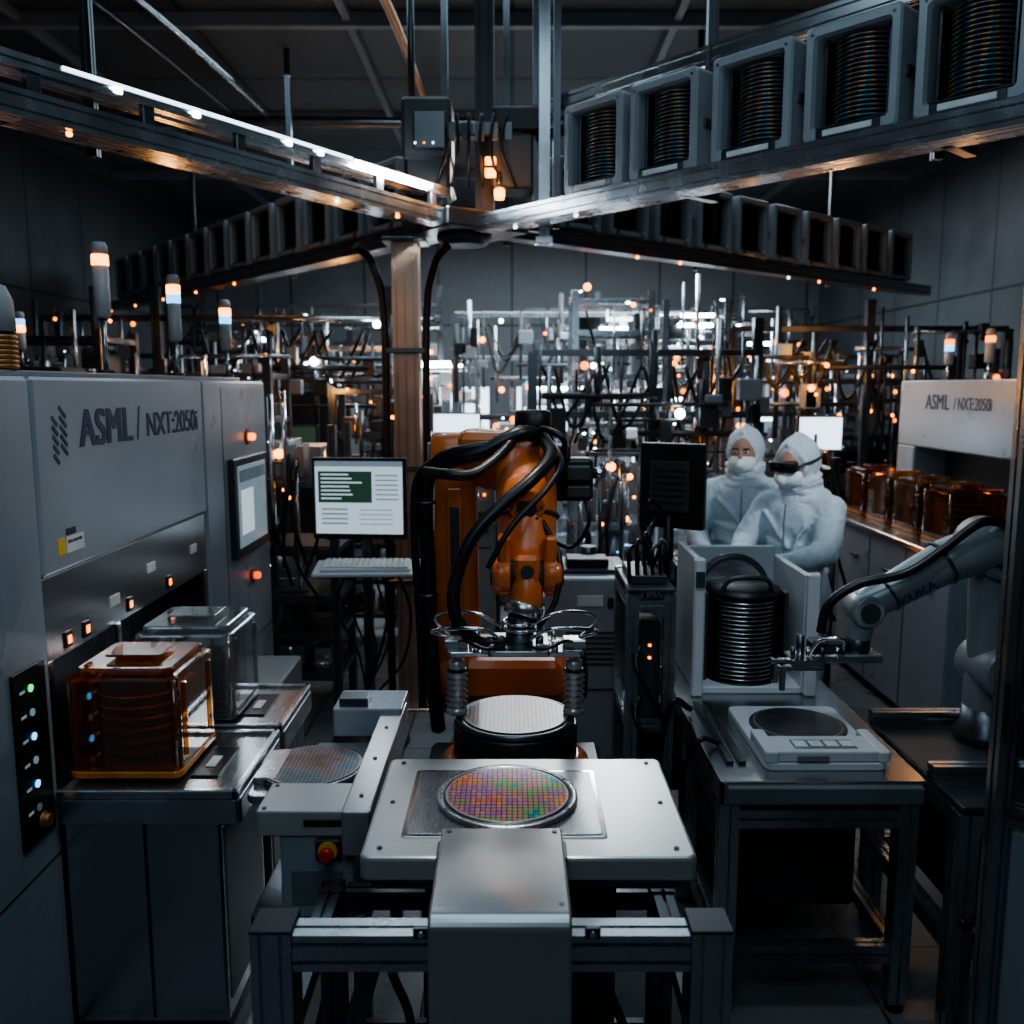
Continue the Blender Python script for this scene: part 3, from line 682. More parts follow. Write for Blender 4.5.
b.prof(P0+V((.12,.1,2.98)),P0+V((.12,.1,HC)),.11,.11,'dgrey')
b.done()
def slotmat():
    m=bpy.data.materials.new('wafer_edges_painted_sheen'); m.use_nodes=True; nt=m.node_tree; bs=nt.nodes['Principled BSDF']  # iridescent sheen on the wafer edges painted with noise colours
    tc=nt.nodes.new('ShaderNodeTexCoord'); no=nt.nodes.new('ShaderNodeTexNoise'); no.inputs['Scale'].default_value=9; mp=nt.nodes.new('ShaderNodeMapping'); mp.inputs['Scale'].default_value=(1.6,1.6,.15)
    nt.links.new(tc.outputs['Object'],mp.inputs[0]); nt.links.new(mp.outputs[0],no.inputs[0]); r=nt.nodes.new('ShaderNodeValToRGB')
    for i,(p,c) in enumerate([(.30,(.04,.05,.06)),(.75,(.16,.20,.26)),(.45,(.06,.26,.34)),(.52,(.60,.28,.08)),(.60,(.10,.10,.14))]):
        e=r.color_ramp.elements[i] if i<2 else r.color_ramp.elements.new(p); e.position=p; e.color=(*c,1)
    nt.links.new(no.outputs['Fac'],r.inputs[0]); nt.links.new(r.outputs[0],bs.inputs['Base Color']); bs.inputs['Metallic'].default_value=.5; bs.inputs['Roughness'].default_value=.35
    return m
WMS=slotmat()
def carrier(fm,wm,lab):
    b=B('overhead_wafer_carrier')
    W,H,D=.385,.43,.30
    def rr(w,h,r,y,n=5):
        o=[]
        for cx,cz,a0 in ((w/2-r,h/2-r,0),(-w/2+r,h/2-r,pi/2),(-w/2+r,-h/2+r,pi),(w/2-r,-h/2+r,1.5*pi)):
            for i in range(n+1):
                a=a0+pi/2*i/n; o.append((cx+r*math.cos(a),y,H/2+cz+r*math.sin(a)))
        return o
    b.rings([rr(W,H,.02,D/2),rr(W,H,.02,-D/2+.01),rr(W-.015,H-.015,.018,-D/2),rr(W-.07,H-.075,.018,-D/2),rr(W-.085,H-.09,.018,-D/2+.02),rr(W-.085,H-.09,.018,D/2-.02)],fm,False,True)
    b.bx(-W/2+.045,W/2-.045,-D/2+.02,D/2-.03,.05,.055,'dgrey',.001)
    for i in range(18):
        z=.068+i*.0172; b.lathe((0,-.012,z),(0,0,1),[(.118,0),(.120,.002),(.120,.005),(.118,.007)],wm,28)
    for x in (-.128,.128): b.bx(x-.006,x+.006,-.10,.0,.05,.385,'dalu',.002)
    b.bx(-.10,.10,-D/2-.010,-D/2+.002,.010,.034,lab,.003); b.bx(-.13,.13,-D/2-.005,-D/2+.002,.005,.040,'dalu',.002)
    for x in (-1,1): b.bx(x*W/2-.012,x*W/2+.012,-.10,.10,.18,.22,'dalu',.004); b.cyl((x*(W/2-.03),-D/2-.003,H-.03),(x*(W/2-.03),-D/2+.002,H-.03),.006,'dalu',n=8)
    b.bx(-.10,.10,-.06,.06,H-.002,H+.015,'dgrey',.003)
    return b.done(origin=(0,0,0))
nf=-nbk; rB=math.atan2(nf.y,nf.x)+pi/2
c0=carrier('rgrey',WMS,'label'); c0.location=P0+dB*1.08-nf*.07+V((0,0,2.958)); c0.rotation_euler=(0,0,rB)
for t in (1.51,1.97,2.41,2.85,3.30,3.75): dup(c0,P0+dB*t-nf*.07+V((0,0,2.958)),rB)
c1=carrier('grey','wdark','grey')
nCf=nC if nC.y<0 else -nC; rC=math.atan2(nCf.y,nCf.x)+pi/2
c1.location=P0+dC*.75-nCf*.05+V((0,0,2.99)); c1.rotation_euler=(0,0,rC)
for i in range(1,13): dup(c1,P0+dC*(.75+i*.46)-nCf*.05+V((0,0,2.99)),rC)
nDf=nD if nD.y<0 else -nD; rD=math.atan2(nDf.y,nDf.x)+pi/2
for i in range(10): dup(c1,P0+dD*(.85+i*.46)-nDf*.05+V((0,0,2.99)),rD)
nfa=nA if nA.y<0 else -nA; rA=math.atan2(nfa.y,nfa.x)+pi/2
b=B('overhead_hoist_vehicle')
c=P0+V((-.20,-.02,3.02))
b.box(c+V((0,0,.42)),(.28,.30,.34),'dgrey',.02); b.box(c+V((0,0,.16)),(.26,.26,.22),'black',.02); b.box(c+V((.02,-.16,.40)),(.18,.03,.20),'dalu',.01)
b.box(c+V((.48,-.02,.24)),(.24,.24,.30),'dgrey',.015); b.box(c+V((.26,0,.44)),(.40,.10,.08),'dalu',.01); b.box(c+V((.52,0,.48)),(.30,.22,.14),'black',.015)
for i in range(5): b.box(c+V((.14+i*.08,-.13,.40)),(.05,.03,.10),random.choice(['dalu','dgrey','grey']),.005)
for i in range(6): b.tube([c+V((.1+i*.07,-.12,.5)),c+V((.12+i*.06,-.2,.30)),c+V((.05+i*.09,-.14,.10))],.010,'rubber',6)
b.box(c+V((.36,-.17,.20)),(.06,.02,.11),'e_amber2',.006); b.box(c+V((.36,-.185,.20)),(.07,.01,.015),'black',.002)
b.lathe(c+V((.41,-.2,.02)),(0,0,1),[(.025,0),(.03,.02),(.03,.05),(.02,.06)],'e_amber2',20); b.lathe(c+V((.41,-.2,.08)),(0,0,1),[(.04,0),(.03,.02)],'dgrey',20); b.cyl(c+V((.41,-.18,.09)),c+V((.41,-.12,.2)),.012,'dalu')
b.cyl(c+V((-.1,.05,.55)),c+V((-.1,.05,HC-3.02)),.02,'dalu')
for i in range(3): b.box(c+V((-.06+i*.05,-.178,.33)),(.010,.006,.010),'e_amber' if i%2 else 'e_white',.002)
b.done()

# ------------------------------------------------------------------ right cassette station
b=B('cassette_loading_table')
b.rbox(.64,1.28,2.62,3.98,.72,.80,.02,.006,'steel'); b.bx(.66,1.26,2.60,2.625,.735,.79,'grey',.004)
for x,y in ((.68,2.68),(1.24,2.68),(.68,3.92),(1.24,3.92),(.68,3.3)):
    b.prof((x,y,.03),(x,y,.72),.06,.06,'alu'); b.cyl((x,y,0),(x,y,.03),.03,'black')
for z in (.20,.66):
    b.prof((.71,2.68,z),(1.21,2.68,z),.045,.06,'alu'); b.prof((.71,3.92,z),(1.21,3.92,z),.045,.045,'dalu')
    for x in (.68,1.24): b.prof((x,2.71,z),(x,3.89,z),.045,.045,'alu')
b.bx(.74,1.18,2.9,3.8,.22,.62,'dgrey',.01)
b.rbox(.80,1.19,2.70,3.22,.80,.825,.03,.004,'white2'); b.lathe((1.0,3.02,.825),(0,0,1),[(.165,0),(.165,.006),(.158,.008)],'dgrey',40)
b.rbox(.84,1.16,2.705,2.84,.825,.862,.012,.006,'white2'); b.rbox(.80,.845,2.70,2.90,.825,.862,.012,.005,'white2'); b.rbox(1.155,1.195,2.70,2.90,.825,.862,.012,.005,'white2')
b.bx(.90,1.10,2.73,2.80,.862,.864,'grey',.001)
for i in range(4): b.bx(.905+i*.05,.945+i*.05,2.74,2.785,.864,.867,'scr_b' if i==0 else 'label',.001)
b.bx(.90,1.0,2.698,2.708,.832,.850,'grey',.001)
for x in (.70,.74): b.bx(x-.012,x+.012,2.75,3.30,.80,.815,'dalu',.003)
b.tube([(.70,2.9,.81),(.62,2.85,.84),(.58,2.9,.7),(.6,3.0,.4)],.010,'rubber'); b.tube([(.66,3.2,.82),(.58,3.15,.86),(.55,3.2,.6),(.6,3.3,.3)],.012,'rubber')
b.done()
wafer((1.0,3.02,.8335), WM4, .15)
b=B('open_wafer_cassette')
b.bx(.72,.745,3.42,3.86,.801,1.34,'white2',.008); b.bx(1.14,1.165,3.42,3.86,.801,1.28,'white2',.008); b.bx(.745,1.14,3.835,3.86,.801,1.32,'white2',.006)
b.bx(.745,1.14,3.42,3.84,.801,.83,'white2',.004); b.bx(.70,.745,3.38,3.42,.801,1.35,'white2',.008); b.bx(1.14,1.19,3.38,3.42,.801,1.29,'white2',.008)
for sx in (-1,1):
    b.box((.935+sx*.115,3.50,1.0),(.02,.04,.34),'black',.004,rot=(0,0,-sx*.6)); b.box((.935+sx*.135,3.66,1.0),(.02,.06,.34),'black',.004)
for i in range(19):
    z=.845+i*.0172; b.lathe((.935,3.58,z),(0,0,1),[(.140,0),(.142,.001),(.142,.004),(.140,.005)],'wedge' if i%3 else 'alu',44); b.lathe((.935,3.58,z+.006),(0,0,1),[(.128,0),(.128,.008)],'black',32)
b.lathe((.935,3.74,1.15),(0,-1,.12),[(.155,0),(.155,.02),(.14,.03)],'dgrey',40); b.lathe((.935,3.71,1.15),(0,-1,.12),[(.13,0),(.13,.004)],'wedge',40)
b.lathe((.935,3.58,1.178),(0,0,1),[(.15,0),(.15,.008),(.12,.03),(.05,.04),(.02,.045)],'black',40)
b.lathe((.935,3.58,.83),(0,0,1),[(.155,0),(.155,.008)],'black',40)
for x in (.775,1.095): b.bx(x-.008,x+.008,3.50,3.66,.83,1.19,'dgrey',.002)
b.tube([(.83,3.5,1.19),(.87,3.48,1.25),(1.0,3.48,1.25),(1.04,3.5,1.19)],.010,'dgrey')
b.bx(.705,.74,3.372,3.381,1.24,1.30,'dgrey',.001)
b.done()
b=B('conveyor_frame')
for x,y in ((1.36,2.55),(1.36,3.2),(1.95,2.55),(1.95,3.2)): b.prof((x,y,.03),(x,y,.74),.065,.065,'alu'); b.cyl((x,y,0),(x,y,.03),.032,'black')
for z in (.71,.30):
    for y in (2.55,3.2): b.prof((1.39,y,z),(1.92,y,z),.05,.06,'alu')
    for x in (1.36,1.95): b.prof((x,2.58,z),(x,3.17,z),.05,.06,'alu')
b.bx(1.34,1.97,2.52,3.24,.745,.765,'dgrey',.004); b.prof((1.33,2.72,.79),(1.64,2.72,.79),.05,.05,'alu'); b.prof((1.33,3.20,.79),(1.97,3.20,.79),.05,.05,'alu')
b.bx(1.42,1.9,2.65,3.1,.33,.62,'black',.01)
for i in range(14): b.cyl((1.36+i*.043,2.56,.40),(1.36+i*.043,2.50,.40),.015,'rubber',n=10)
b.tube([(1.5,2.6,.6),(1.45,2.45,.35),(1.4,2.45,.1),(1.35,2.5,.03)],.015,'rubber'); b.tube([(1.6,2.6,.6),(1.5,2.4,.3),(1.4,2.4,.05)],.012,'rubber')
b.done()
b=B('floor_cable_tray'); b.bx(.50,1.25,2.36,2.52,0,.05,'black',.006)
for i in range(18): b.bx(.51+i*.04,.525+i*.04,2.355,2.525,.05,.058,'dalu',.001)
b.done()

# ------------------------------------------------------------------ grey robot arm
b=B('collaborative_robot_arm'); G='rgrey'
b.lathe((1.68,3.05,.768),(0,0,1),[(.11,0),(.11,.03),(.09,.05),(.085,.12)],'dalu',28)
b.cap((1.68,3.05,.88),(1.68,3.05,1.02),.085,.085,G,24)
b.cap((1.68,3.05,1.03),(1.655,3.05,1.44),.080,.075,G,24); b.cyl((1.68,2.93,1.03),(1.68,3.15,1.03),.088,G,n=28,bev=.012)
b.cyl((1.65,2.94,1.455),(1.65,3.15,1.455),.098,G,n=28,bev=.014); b.cyl((1.65,2.93,1.455),(1.65,2.94,1.455),.06,'dgrey',n=24)
b.cap((1.63,3.0,1.47),(1.48,3.0,1.42),.084,.076,G,24); b.cap((1.48,3.0,1.42),(1.22,3.0,1.27),.074,.056,G,24)
b.torus((1.46,3.0,1.41),(1,0,.55),.075,.006,'dalu'); b.torus((1.28,3.0,1.305),(1,0,.57),.063,.005,'dalu')
b.cyl((1.20,2.94,1.25),(1.20,3.06,1.25),.056,G,n=24,bev=.008); b.cap((1.20,3.0,1.24),(1.19,3.0,1.16),.046,.042,G,20); b.cyl((1.20,2.932,1.25),(1.20,2.94,1.25),.033,'dgrey',n=20)
b.cyl((1.19,3.0,1.15),(1.185,3.0,1.09),.04,'dalu',n=20,bev=.004)
b.box((1.14,3.0,1.085),(.24,.09,.03),'alu',.005); b.box((1.08,3.0,1.12),(.12,.07,.05),'dgrey',.008)
for y in (2.96,3.04): b.box((.98,y,1.055),(.16,.018,.02),'alu',.004); b.box((.92,y,1.02),(.02,.016,.09),'chrome',.003)
b.box((1.0,3.0,1.075),(.10,.12,.02),'chrome',.004); b.cyl((1.06,2.97,1.14),(1.06,2.97,1.20),.010,'chrome',n=12); b.cyl((.99,3.0,1.08),(.99,3.0,1.16),.014,'dalu',n=12)
for i in range(4): b.cyl((.95+i*.05,2.95,1.09),(.95+i*.05,2.95,1.13),.008,'chrome' if i%2 else 'dalu',n=10)
b.tube([(1.65,2.93,1.55),(1.54,2.92,1.56),(1.42,2.92,1.47),(1.30,2.92,1.39),(1.15,2.93,1.35),(1.06,2.94,1.28),(1.04,2.95,1.18)],.015,'rubber',12,rib=.12)
b.tube([(1.68,2.96,1.55),(1.76,2.98,1.5),(1.79,3.0,1.3),(1.77,3.0,1.05),(1.74,3.0,.9)],.02,'rubber',12,rib=.12)
b.tube([(1.12,2.95,1.12),(1.10,2.9,1.17),(1.03,2.92,1.16),(1.0,2.95,1.09)],.006,'chrome')
ra=b.done()
text('KUKA', ra, (1.30,2.928,1.275), (.87,0,.49), (-.49,0,.87), .030, .13, 'ink','lettering',1)

# ------------------------------------------------------------------ right glass enclosure
b=B('glass_enclosure_door'); p=V((1.145,2.0,0)); d=V((.62,-.78,0)).normalized()
b.prof(p,p+V((0,0,2.6)),.045,.045,'alu'); q=p+d*.85; b.prof(q,q+V((0,0,2.6)),.055,.055,'alu')
rz=math.atan2(d.y,d.x)
for z in (.03,1.02,2.58): b.prof(p+d*.02+V((0,0,z)),q-d*.02+V((0,0,z)),.04,.045,'alu')
b.box((p+q)/2+V((0,0,.52)),(.78,.02,.92),'white',.004,rot=(0,0,rz)); b.box((p+q)/2+V((0,0,1.8)),(.78,.008,1.5),'door',.001,rot=(0,0,rz))
b.box(p+d*.06+V((-.02,-.02,1.25)),(.03,.03,.16),'black',.006,rot=(0,0,rz))
b.done()

# ------------------------------------------------------------------ operator console
b=B('operator_console')
b.rbox(.66,1.30,3.99,4.30,1.06,1.10,.02,.006,'dgrey')
for x,y in ((.70,4.03),(1.26,4.03),(.70,4.26),(1.26,4.26)): b.prof((x,y,0),(x,y,1.06),.05,.05,'alu')
b.bx(.72,1.24,4.04,4.25,.15,.95,'grey',.01)
b.rbox(.74,1.22,4.01,4.20,1.10,1.20,.02,.01,'black'); b.bx(.76,1.18,4.03,4.18,1.20,1.206,'dgrey',.001); b.rbox(.78,1.16,4.04,4.18,1.206,1.24,.01,.004,'dgrey')
R=Matrix.Translation((.76,4.22,1.54))@Euler((0,0,pi-.55)).to_matrix().to_4x4()
b.rbox(-.16,.16,-.02,.03,-.20,.20,.012,.006,'black',Mx=R); b.rbox(-.10,.10,.03,.055,-.12,.12,.012,.006,'dgrey',Mx=R); b.bx(-.15,.15,-.025,-.019,-.185,.185,'scr_b',.001,R)
for i in range(6): b.bx(-.08,.08,.054,.057,-.08+i*.03,-.07+i*.03,'black',.001,R)
b.cyl((.74,4.20,1.10),(.74,4.20,1.40),.025,'black'); b.lathe((.74,4.20,1.10),(0,0,1),[(.09,0),(.09,.012)],'black',24)
b.tube([(.68,4.1,1.45),(.62,4.05,1.48),(.61,4.1,1.3),(.63,4.15,1.1),(.64,4.1,.9)],.010,'rubber'); b.tube([(.70,4.2,1.4),(.62,4.0,1.35),(.61,4.0,1.15),(.63,4.05,.8)],.012,'rubber')
b.done()
b=B('control_cabinet'); b.rbox(.17,.56,4.05,4.60,.04,1.13,.02,.01,'white'); b.bx(.19,.54,4.07,4.58,0,.04,'black'); b.bx(.22,.52,4.044,4.05,.6,.605,'black',.0005)
for i in range(7): b.bx(.25,.50,4.044,4.052,.72+i*.025,.73+i*.025,'dgrey',.001)
b.bx(.30,.42,4.043,4.051,1.0,1.05,'label',.001); b.bx(.44,.49,4.043,4.051,.99,1.04,'dgrey',.001); b.bx(.22,.50,4.15,4.4,1.13,1.15,'dgrey',.004); b.bx(.26,.46,4.2,4.35,1.15,1.19,'black',.006)
b.cyl((.38,4.4,1.15),(.38,4.4,1.22),.04,'dalu'); b.done()
b=B('machine_frame')
for x,y in ((.46,3.35),(.60,3.35),(.46,3.75),(.60,3.75)): b.prof((x,y,0),(x,y,1.22 if y<3.5 else 1.25),.045,.045,'alu')
for z in (.25,.70,1.18):
    for y in (3.35,3.75): b.prof((.46,y,z),(.60,y,z),.04,.04,'alu')
    for x in (.46,.60): b.prof((x,3.37,z),(x,3.73,z),.04,.04,'alu')
b.bx(.49,.58,3.40,3.70,.30,1.10,'dgrey',.01); b.bx(.44,.62,3.33,3.77,1.23,1.245,'dgrey'); b.bx(.46,.60,3.40,3.70,1.245,1.28,'dgrey')
for z in (.5,.8,1.0): b.tube([(.50,3.38,z),(.47,3.28,z-.05),(.55,3.26,z-.2),(.59,3.33,z-.3)],.01,'rubber')
for z in (.95,1.0): b.bx(.53,.542,3.392,3.402,z,z+.010,'e_amber',.002)
for i in range(5): b.tube([(.46+i*.03,3.45,1.24),(.45+i*.03,3.40,1.38+.03*(i%3)),(.50+i*.03,3.55,1.36),(.52+i*.02,3.65,1.26)],.008,'rubber',6)
b.done()

# ------------------------------------------------------------------ right side machine and bench
b=B('lithography_machine'); X=3.08
b.bx(X,4.6,4.7,5.18,.04,2.05,'white',.012); b.bx(X,4.6,5.19,7.2,1.55,2.05,'white',.012); b.bx(X+.25,4.6,5.19,7.2,.04,1.55,'dgrey',.01); b.bx(X,4.6,6.9,7.2,.04,1.55,'white',.01)
b.bx(X-.02,X,4.78,5.10,1.30,1.68,'dgrey',.004); b.bx(X-.024,X-.019,4.81,5.07,1.34,1.65,'scr_b',.001); b.bx(X,4.58,4.72,7.18,0,.05,'black')
lr=b.done()
text('ASML', lr, (X-.001,6.75,1.84),(0,-1,0),(0,0,1),.11,.36,'ink','lettering',2,.06); text('/ NXT:2050i', lr, (X-.001,6.32,1.845),(0,-1,0),(0,0,1),.085,.50,'ink','lettering',1)
b=B('process_bench'); b.bx(2.36,3.02,4.75,6.90,.06,1.05,'white',.01); b.bx(2.34,3.04,4.72,6.92,1.05,1.09,'steel',.006); b.bx(2.40,3.0,4.78,6.88,0,.06,'black')
for y in (5.3,5.85,6.4): b.bx(2.357,2.363,y-.003,y+.003,.08,1.04,'black',.0005)
for y in (5.0,5.55,6.1,6.65): b.bx(2.345,2.36,y-.06,y+.06,.85,.87,'dalu',.003)
b.done()
pp=pod(2.50,2.85,5.1,5.44,1.092,1.44,'amber','amberd')
for y in (5.70,6.13,6.56): dup(pp,(pp.location.x,y,1.092))
for x,y,cc in ((3.35,4.9,('e_amber2','e_cyan')),(3.35,5.6,('e_cyan','e_white')),(3.4,6.5,('e_amber',)),(3.35,7.0,('e_cyan','e_amber'))): tower(x,y,2.051,.36,cc,.034,.12)
def monstand(x,y,z,w=.36,h=.28,m='scr_hot'):
    b=B('monitor_stand'); b.bx(x-w/2,x+w/2,y,y+.04,z-h/2,z+h/2,'black',.006); b.bx(x-w/2+.015,x+w/2-.015,y-.008,y+.001,z-h/2+.015,z+h/2-.015,m,.001); b.cyl((x,y+.05,.03),(x,y+.05,z-.02),.025,'dalu'); b.lathe((x,y+.05,0),(0,0,1),[(.18,0),(.18,.02),(.04,.04)],'dgrey'); b.bx(x-.02,x+.02,y+.02,y+.06,z-.08,z+.02,'black',.004); b.done()
monstand(2.42,7.08,1.64); monstand(-.52,7.9,1.62,.5,.32); monstand(.38,8.2,1.72,.34,.26); monstand(-.15,7.0,1.35,.34,.26,'scr'); monstand(2.05,9.4,1.7,.4,.3); monstand(-1.75,7.2,1.55,.4,.3,'scr_g')

# ------------------------------------------------------------------ background equipment
def rack(name,x,y,w,d,h,seed,light='dgrey',post='dalu',amber=3,white=3,boxes=True,hot=False):
    rnd=random.Random(seed); b=B(name)
    for sx in (-1,1):
        for sy in (-1,1): b.prof((x+sx*w/2,y+sy*d/2,0),(x+sx*w/2,y+sy*d/2,h),.05,.05,post)
    z=.25
    while z<h+.01:
        for sy in (-1,1): b.bx(x-w/2,x+w/2,y+sy*d/2-.02,y+sy*d/2+.02,z-.02,z+.02,post,.002)
        for sx in (-1,1): b.bx(x+sx*w/2-.02,x+sx*w/2+.02,y-d/2,y+d/2,z-.02,z+.02,post,.002)
        step=rnd.uniform(.22,.42)
        if boxes and z<h-.25:
            b.bx(x-w/2,x+w/2,y-d/2,y+d/2,z+.02,z+.03,post,.001)
            cx=x-w/2+.04
            while cx<x+w/2-.06:
                bw=rnd.uniform(.05,.2); bw=min(bw,x+w/2-.04-cx); bh=rnd.uniform(.06,step-.06)
                if rnd.random()<.85:
                    mm=rnd.choice([light,light,'dgrey','grey','black','alu'])
                    b.bx(cx,cx+bw*.9,y-d/2+.03+rnd.random()*.08,y+d/2-.05,z+.03,z+.03+bh,mm,.006)
                    if rnd.random()<.5: b.cyl((cx+bw*.4,y-d*.3,z+.03),(cx+bw*.4,y-d*.3,z+.05+bh),rnd.uniform(.015,.04),rnd.choice(['chrome','alu','white']),n=12)
                    if rnd.random()<.5: b.cyl((cx,y-d/2,z+bh*.6),(cx+bw,y-d/2,z+bh*.6),.010,rnd.choice(['chrome','alu','dalu']),n=8)
                cx+=bw+rnd.uniform(.01,.05)
        z+=step
    for i in range(5): 
        xx=x+rnd.uniform(-.5,.5)*w; z0=rnd.uniform(.4,.8)*h; b.cyl((xx,y-d/2-.03,z0),(xx,y-d/2-.03,min(h+.2,z0+rnd.uniform(.3,.9))),rnd.uniform(.008,.02),rnd.choice(['alu','dalu','chrome']),n=8)
    for i in range(7):
        xx=x+rnd.uniform(-.5,.5)*w; z1=rnd.uniform(.5,1)*h; b.tube([(xx,y-d/2-.02,z1),(xx+rnd.uniform(-.1,.1),y-d/2-.08,z1*.8),(xx+rnd.uniform(-.15,.15),y-d/2-.03,z1*.6)],.011,'rubber',6,res=5)
    for i in range(amber+3): 
        p=(x+rnd.uniform(-.5,.5)*w,y-d/2-.03,rnd.uniform(.55,1.05)*h); q=rnd.choice([.010,.014,.02,.03]); b.ell(p,(q,q*.7,q),rnd.choice(['e_amber','e_amber2','e_amber2']),8,6)
    for i in range(white+1):
        p=(x+rnd.uniform(-.45,.45)*w,y-d/2-.03,rnd.uniform(.45,1.0)*h); s_=rnd.uniform(.008,.035); b.box(p,(s_,.01,.010),'e_hot' if hot else rnd.choice(['e_white','e_cyan']),.002)
    if hot:
        for i in range(3): 
            zz=rnd.uniform(.6,1.0)*h; b.box((x+rnd.uniform(-.1,.1)*w,y-d/2+.02,zz),(w*rnd.uniform(.3,.7),.02,.03),rnd.choice(['e_white','e_hot']),.003)
    return b.done()
rack('equipment_rack',-1.27,5.55,.42,.5,1.78,1,amber=2,white=2)
rack('equipment_rack',-2.1,6.4,.9,.5,2.2,2,amber=4)
rack('equipment_rack',-3.3,6.6,.9,.6,2.4,3,amber=4)
rack('equipment_rack',-1.0,7.0,.7,.4,2.0,4,amber=5)
rack('equipment_rack',-2.4,8.9,1.0,.5,2.5,5,amber=5,white=4)
rack('equipment_rack',-.2,8.4,.8,.5,1.75,6,light='grey',amber=3,white=5,hot=True)
rack('equipment_rack',.80,7.5,.6,.5,2.75,7,light='white2',post='alu',amber=3,white=7,hot=True)
rack('equipment_rack',1.50,7.7,.5,.5,2.7,8,light='white2',post='alu',amber=5,white=6,hot=True)
rack('equipment_rack',2.25,8.4,.7,.5,2.4,9,light='grey',amber=6,white=5,hot=True)
rack('equipment_rack',.62,5.85,.4,.4,1.5,10,light='grey',post='alu',amber=2,white=3)
rack('equipment_rack',3.3,9.0,.9,.5,2.3,12,amber=6,white=3)
rack('equipment_rack',-3.8,9.6,1.0,.5,2.4,13,amber=5)
rack('equipment_rack',-.9,10.6,1.0,.5,2.3,14,light='white2',post='alu',amber=4,white=6,hot=True)
rack('equipment_rack',.5,10.8,1.0,.5,2.0,15,light='white2',post='alu',amber=4,white=6,hot=True)
rack('equipment_rack',1.9,11.2,1.1,.5,2.6,16,light='white2',post='alu',amber=5,white=5,hot=True)
rack('equipment_rack',3.6,12.0,1.1,.5,2.5,17,amber=5)
rack('equipment_rack',-2.6,12.2,1.2,.5,2.6,18,amber=5,white=5,hot=True)
rack('equipment_rack',4.0,10.6,.8,.5,2.4,19,amber=6)
rack('equipment_rack',.05,7.4,.35,.4,1.6,20,light='grey',amber=3,white=4)
rack('equipment_rack',1.95,6.0,.28,.4,1.55,31,light='grey',amber=3,white=2)
rack('equipment_rack',-1.75,10.2,.8,.5,2.5,32,light='grey',post='alu',amber=5,white=4)
rack('equipment_rack',-3.3,11.0,.9,.5,2.7,33,amber=6)
rack('equipment_rack',1.15,12.2,1.0,.5,2.9,34,light='white2',post='alu',amber=5,white=6,hot=True)
def gantry(x0,x1,y,h,seed,post='dalu',lamp=5):
    rnd=random.Random(seed); b=B('pipe_gantry')
    n=max(2,int((x1-x0)/.9)+1)
    for i in range(n): xx=x0+(x1-x0)*i/(n-1); b.prof((xx,y,0),(xx,y,h+(.25 if i%2 else 0)),.07,.07,post)
    for z in (h,h-.45): b.bx(x0,x1,y-.025,y+.025,z-.025,z+.025,post)
    for k in range(9):
        xs=rnd.uniform(x0,x1-.4); xe=min(x1,xs+rnd.uniform(.4,1.4)); zz=h-rnd.random()*.9
        b.cyl((xs,y-.06-k*.015,zz),(xe,y-.06-k*.015,zz),rnd.uniform(.010,.028),rnd.choice(['alu','dalu','dgrey']),n=10)
        b.box((xe,y-.08,zz),(.08,.08,rnd.uniform(.06,.2)),rnd.choice(['dgrey','grey','dalu']),.006)
    for k in range(16):
        xx=rnd.uniform(x0,x1); zt=h-rnd.random()*.4; b.cyl((xx,y-.1,zt-rnd.uniform(.3,1.0)),(xx,y-.1,zt+rnd.uniform(0,.3)),rnd.uniform(.008,.03),rnd.choice(['alu','dalu','dgrey']),n=8)
        if k%2: b.box((xx+.05,y-.1,zt-.2),(rnd.uniform(.06,.16),.12,rnd.uniform(.06,.22)),rnd.choice(['dgrey','grey','black','white']),.008)
    for k in range(7):
        xx=rnd.uniform(x0,x1-.5); b.tube([(xx,y-.08,h-.1),(xx+.15,y-.12,h-.35-rnd.random()*.3),(xx+.4,y-.08,h-.1)],.014,'rubber',6,res=6)
    for k in range(lamp+3):
        xx=rnd.uniform(x0,x1); q=rnd.choice([.014,.020,.030,.036]); b.ell((xx,y-.18,h-rnd.random()*.9),(q,q*.8,q),rnd.choice(['e_amber2','e_amber2','e_amber','e_hot']),10,6)
    return b.done()
gantry(-3.8,-1.0,7.4,2.55,21,lamp=7); gantry(-.6,1.9,9.6,2.75,22,'alu',8); gantry(1.9,4.3,7.95,2.5,23,lamp=7); gantry(-4.3,-.9,11.5,3.0,24,lamp=7); gantry(.2,4.3,13.2,3.1,25,lamp=9)
gantry(.15,1.8,6.7,2.25,27,'dalu',2)
def toolcab(x,y,w,d,h,m,seed=0,scr='scr_d'):
    rnd=random.Random(seed); b=B('process_tool_cabinet'); b.rbox(x-w/2,x+w/2,y-d/2,y+d/2,.05,h,.03,.012,m); b.bx(x-w/2+.03,x+w/2-.03,y-d/2+.03,y+d/2-.03,0,.05,'black')
    yy=y-d/2; b.bx(x-w/2+.02,x+w/2-.02,yy-.004,yy+.002,h*.55,h*.555,'black',.0005); b.bx(x-.003,x+.003,yy-.004,yy+.002,.08,h*.55,'black',.0005)
    b.bx(x-w*.35,x-w*.05,yy-.02,yy,h*.70,h*.88,'black',.004); b.bx(x-w*.33,x-w*.07,yy-.024,yy-.019,h*.72,h*.86,scr,.001)
    for i in range(5): b.cyl((x+w*.1+i*w*.06,yy,h*.8),(x+w*.1+i*w*.06,yy-.015,h*.8),.010,rnd.choice(['e_amber','e_green','e_white','dalu']),n=10)
    b.bx(x+w*.1,x+w*.4,yy-.012,yy,h*.62,h*.72,'dgrey',.003); b.bx(x-w*.3,x+w*.3,y-d*.2,y+d*.2,h,h+.12,'dgrey',.01); return b.done()
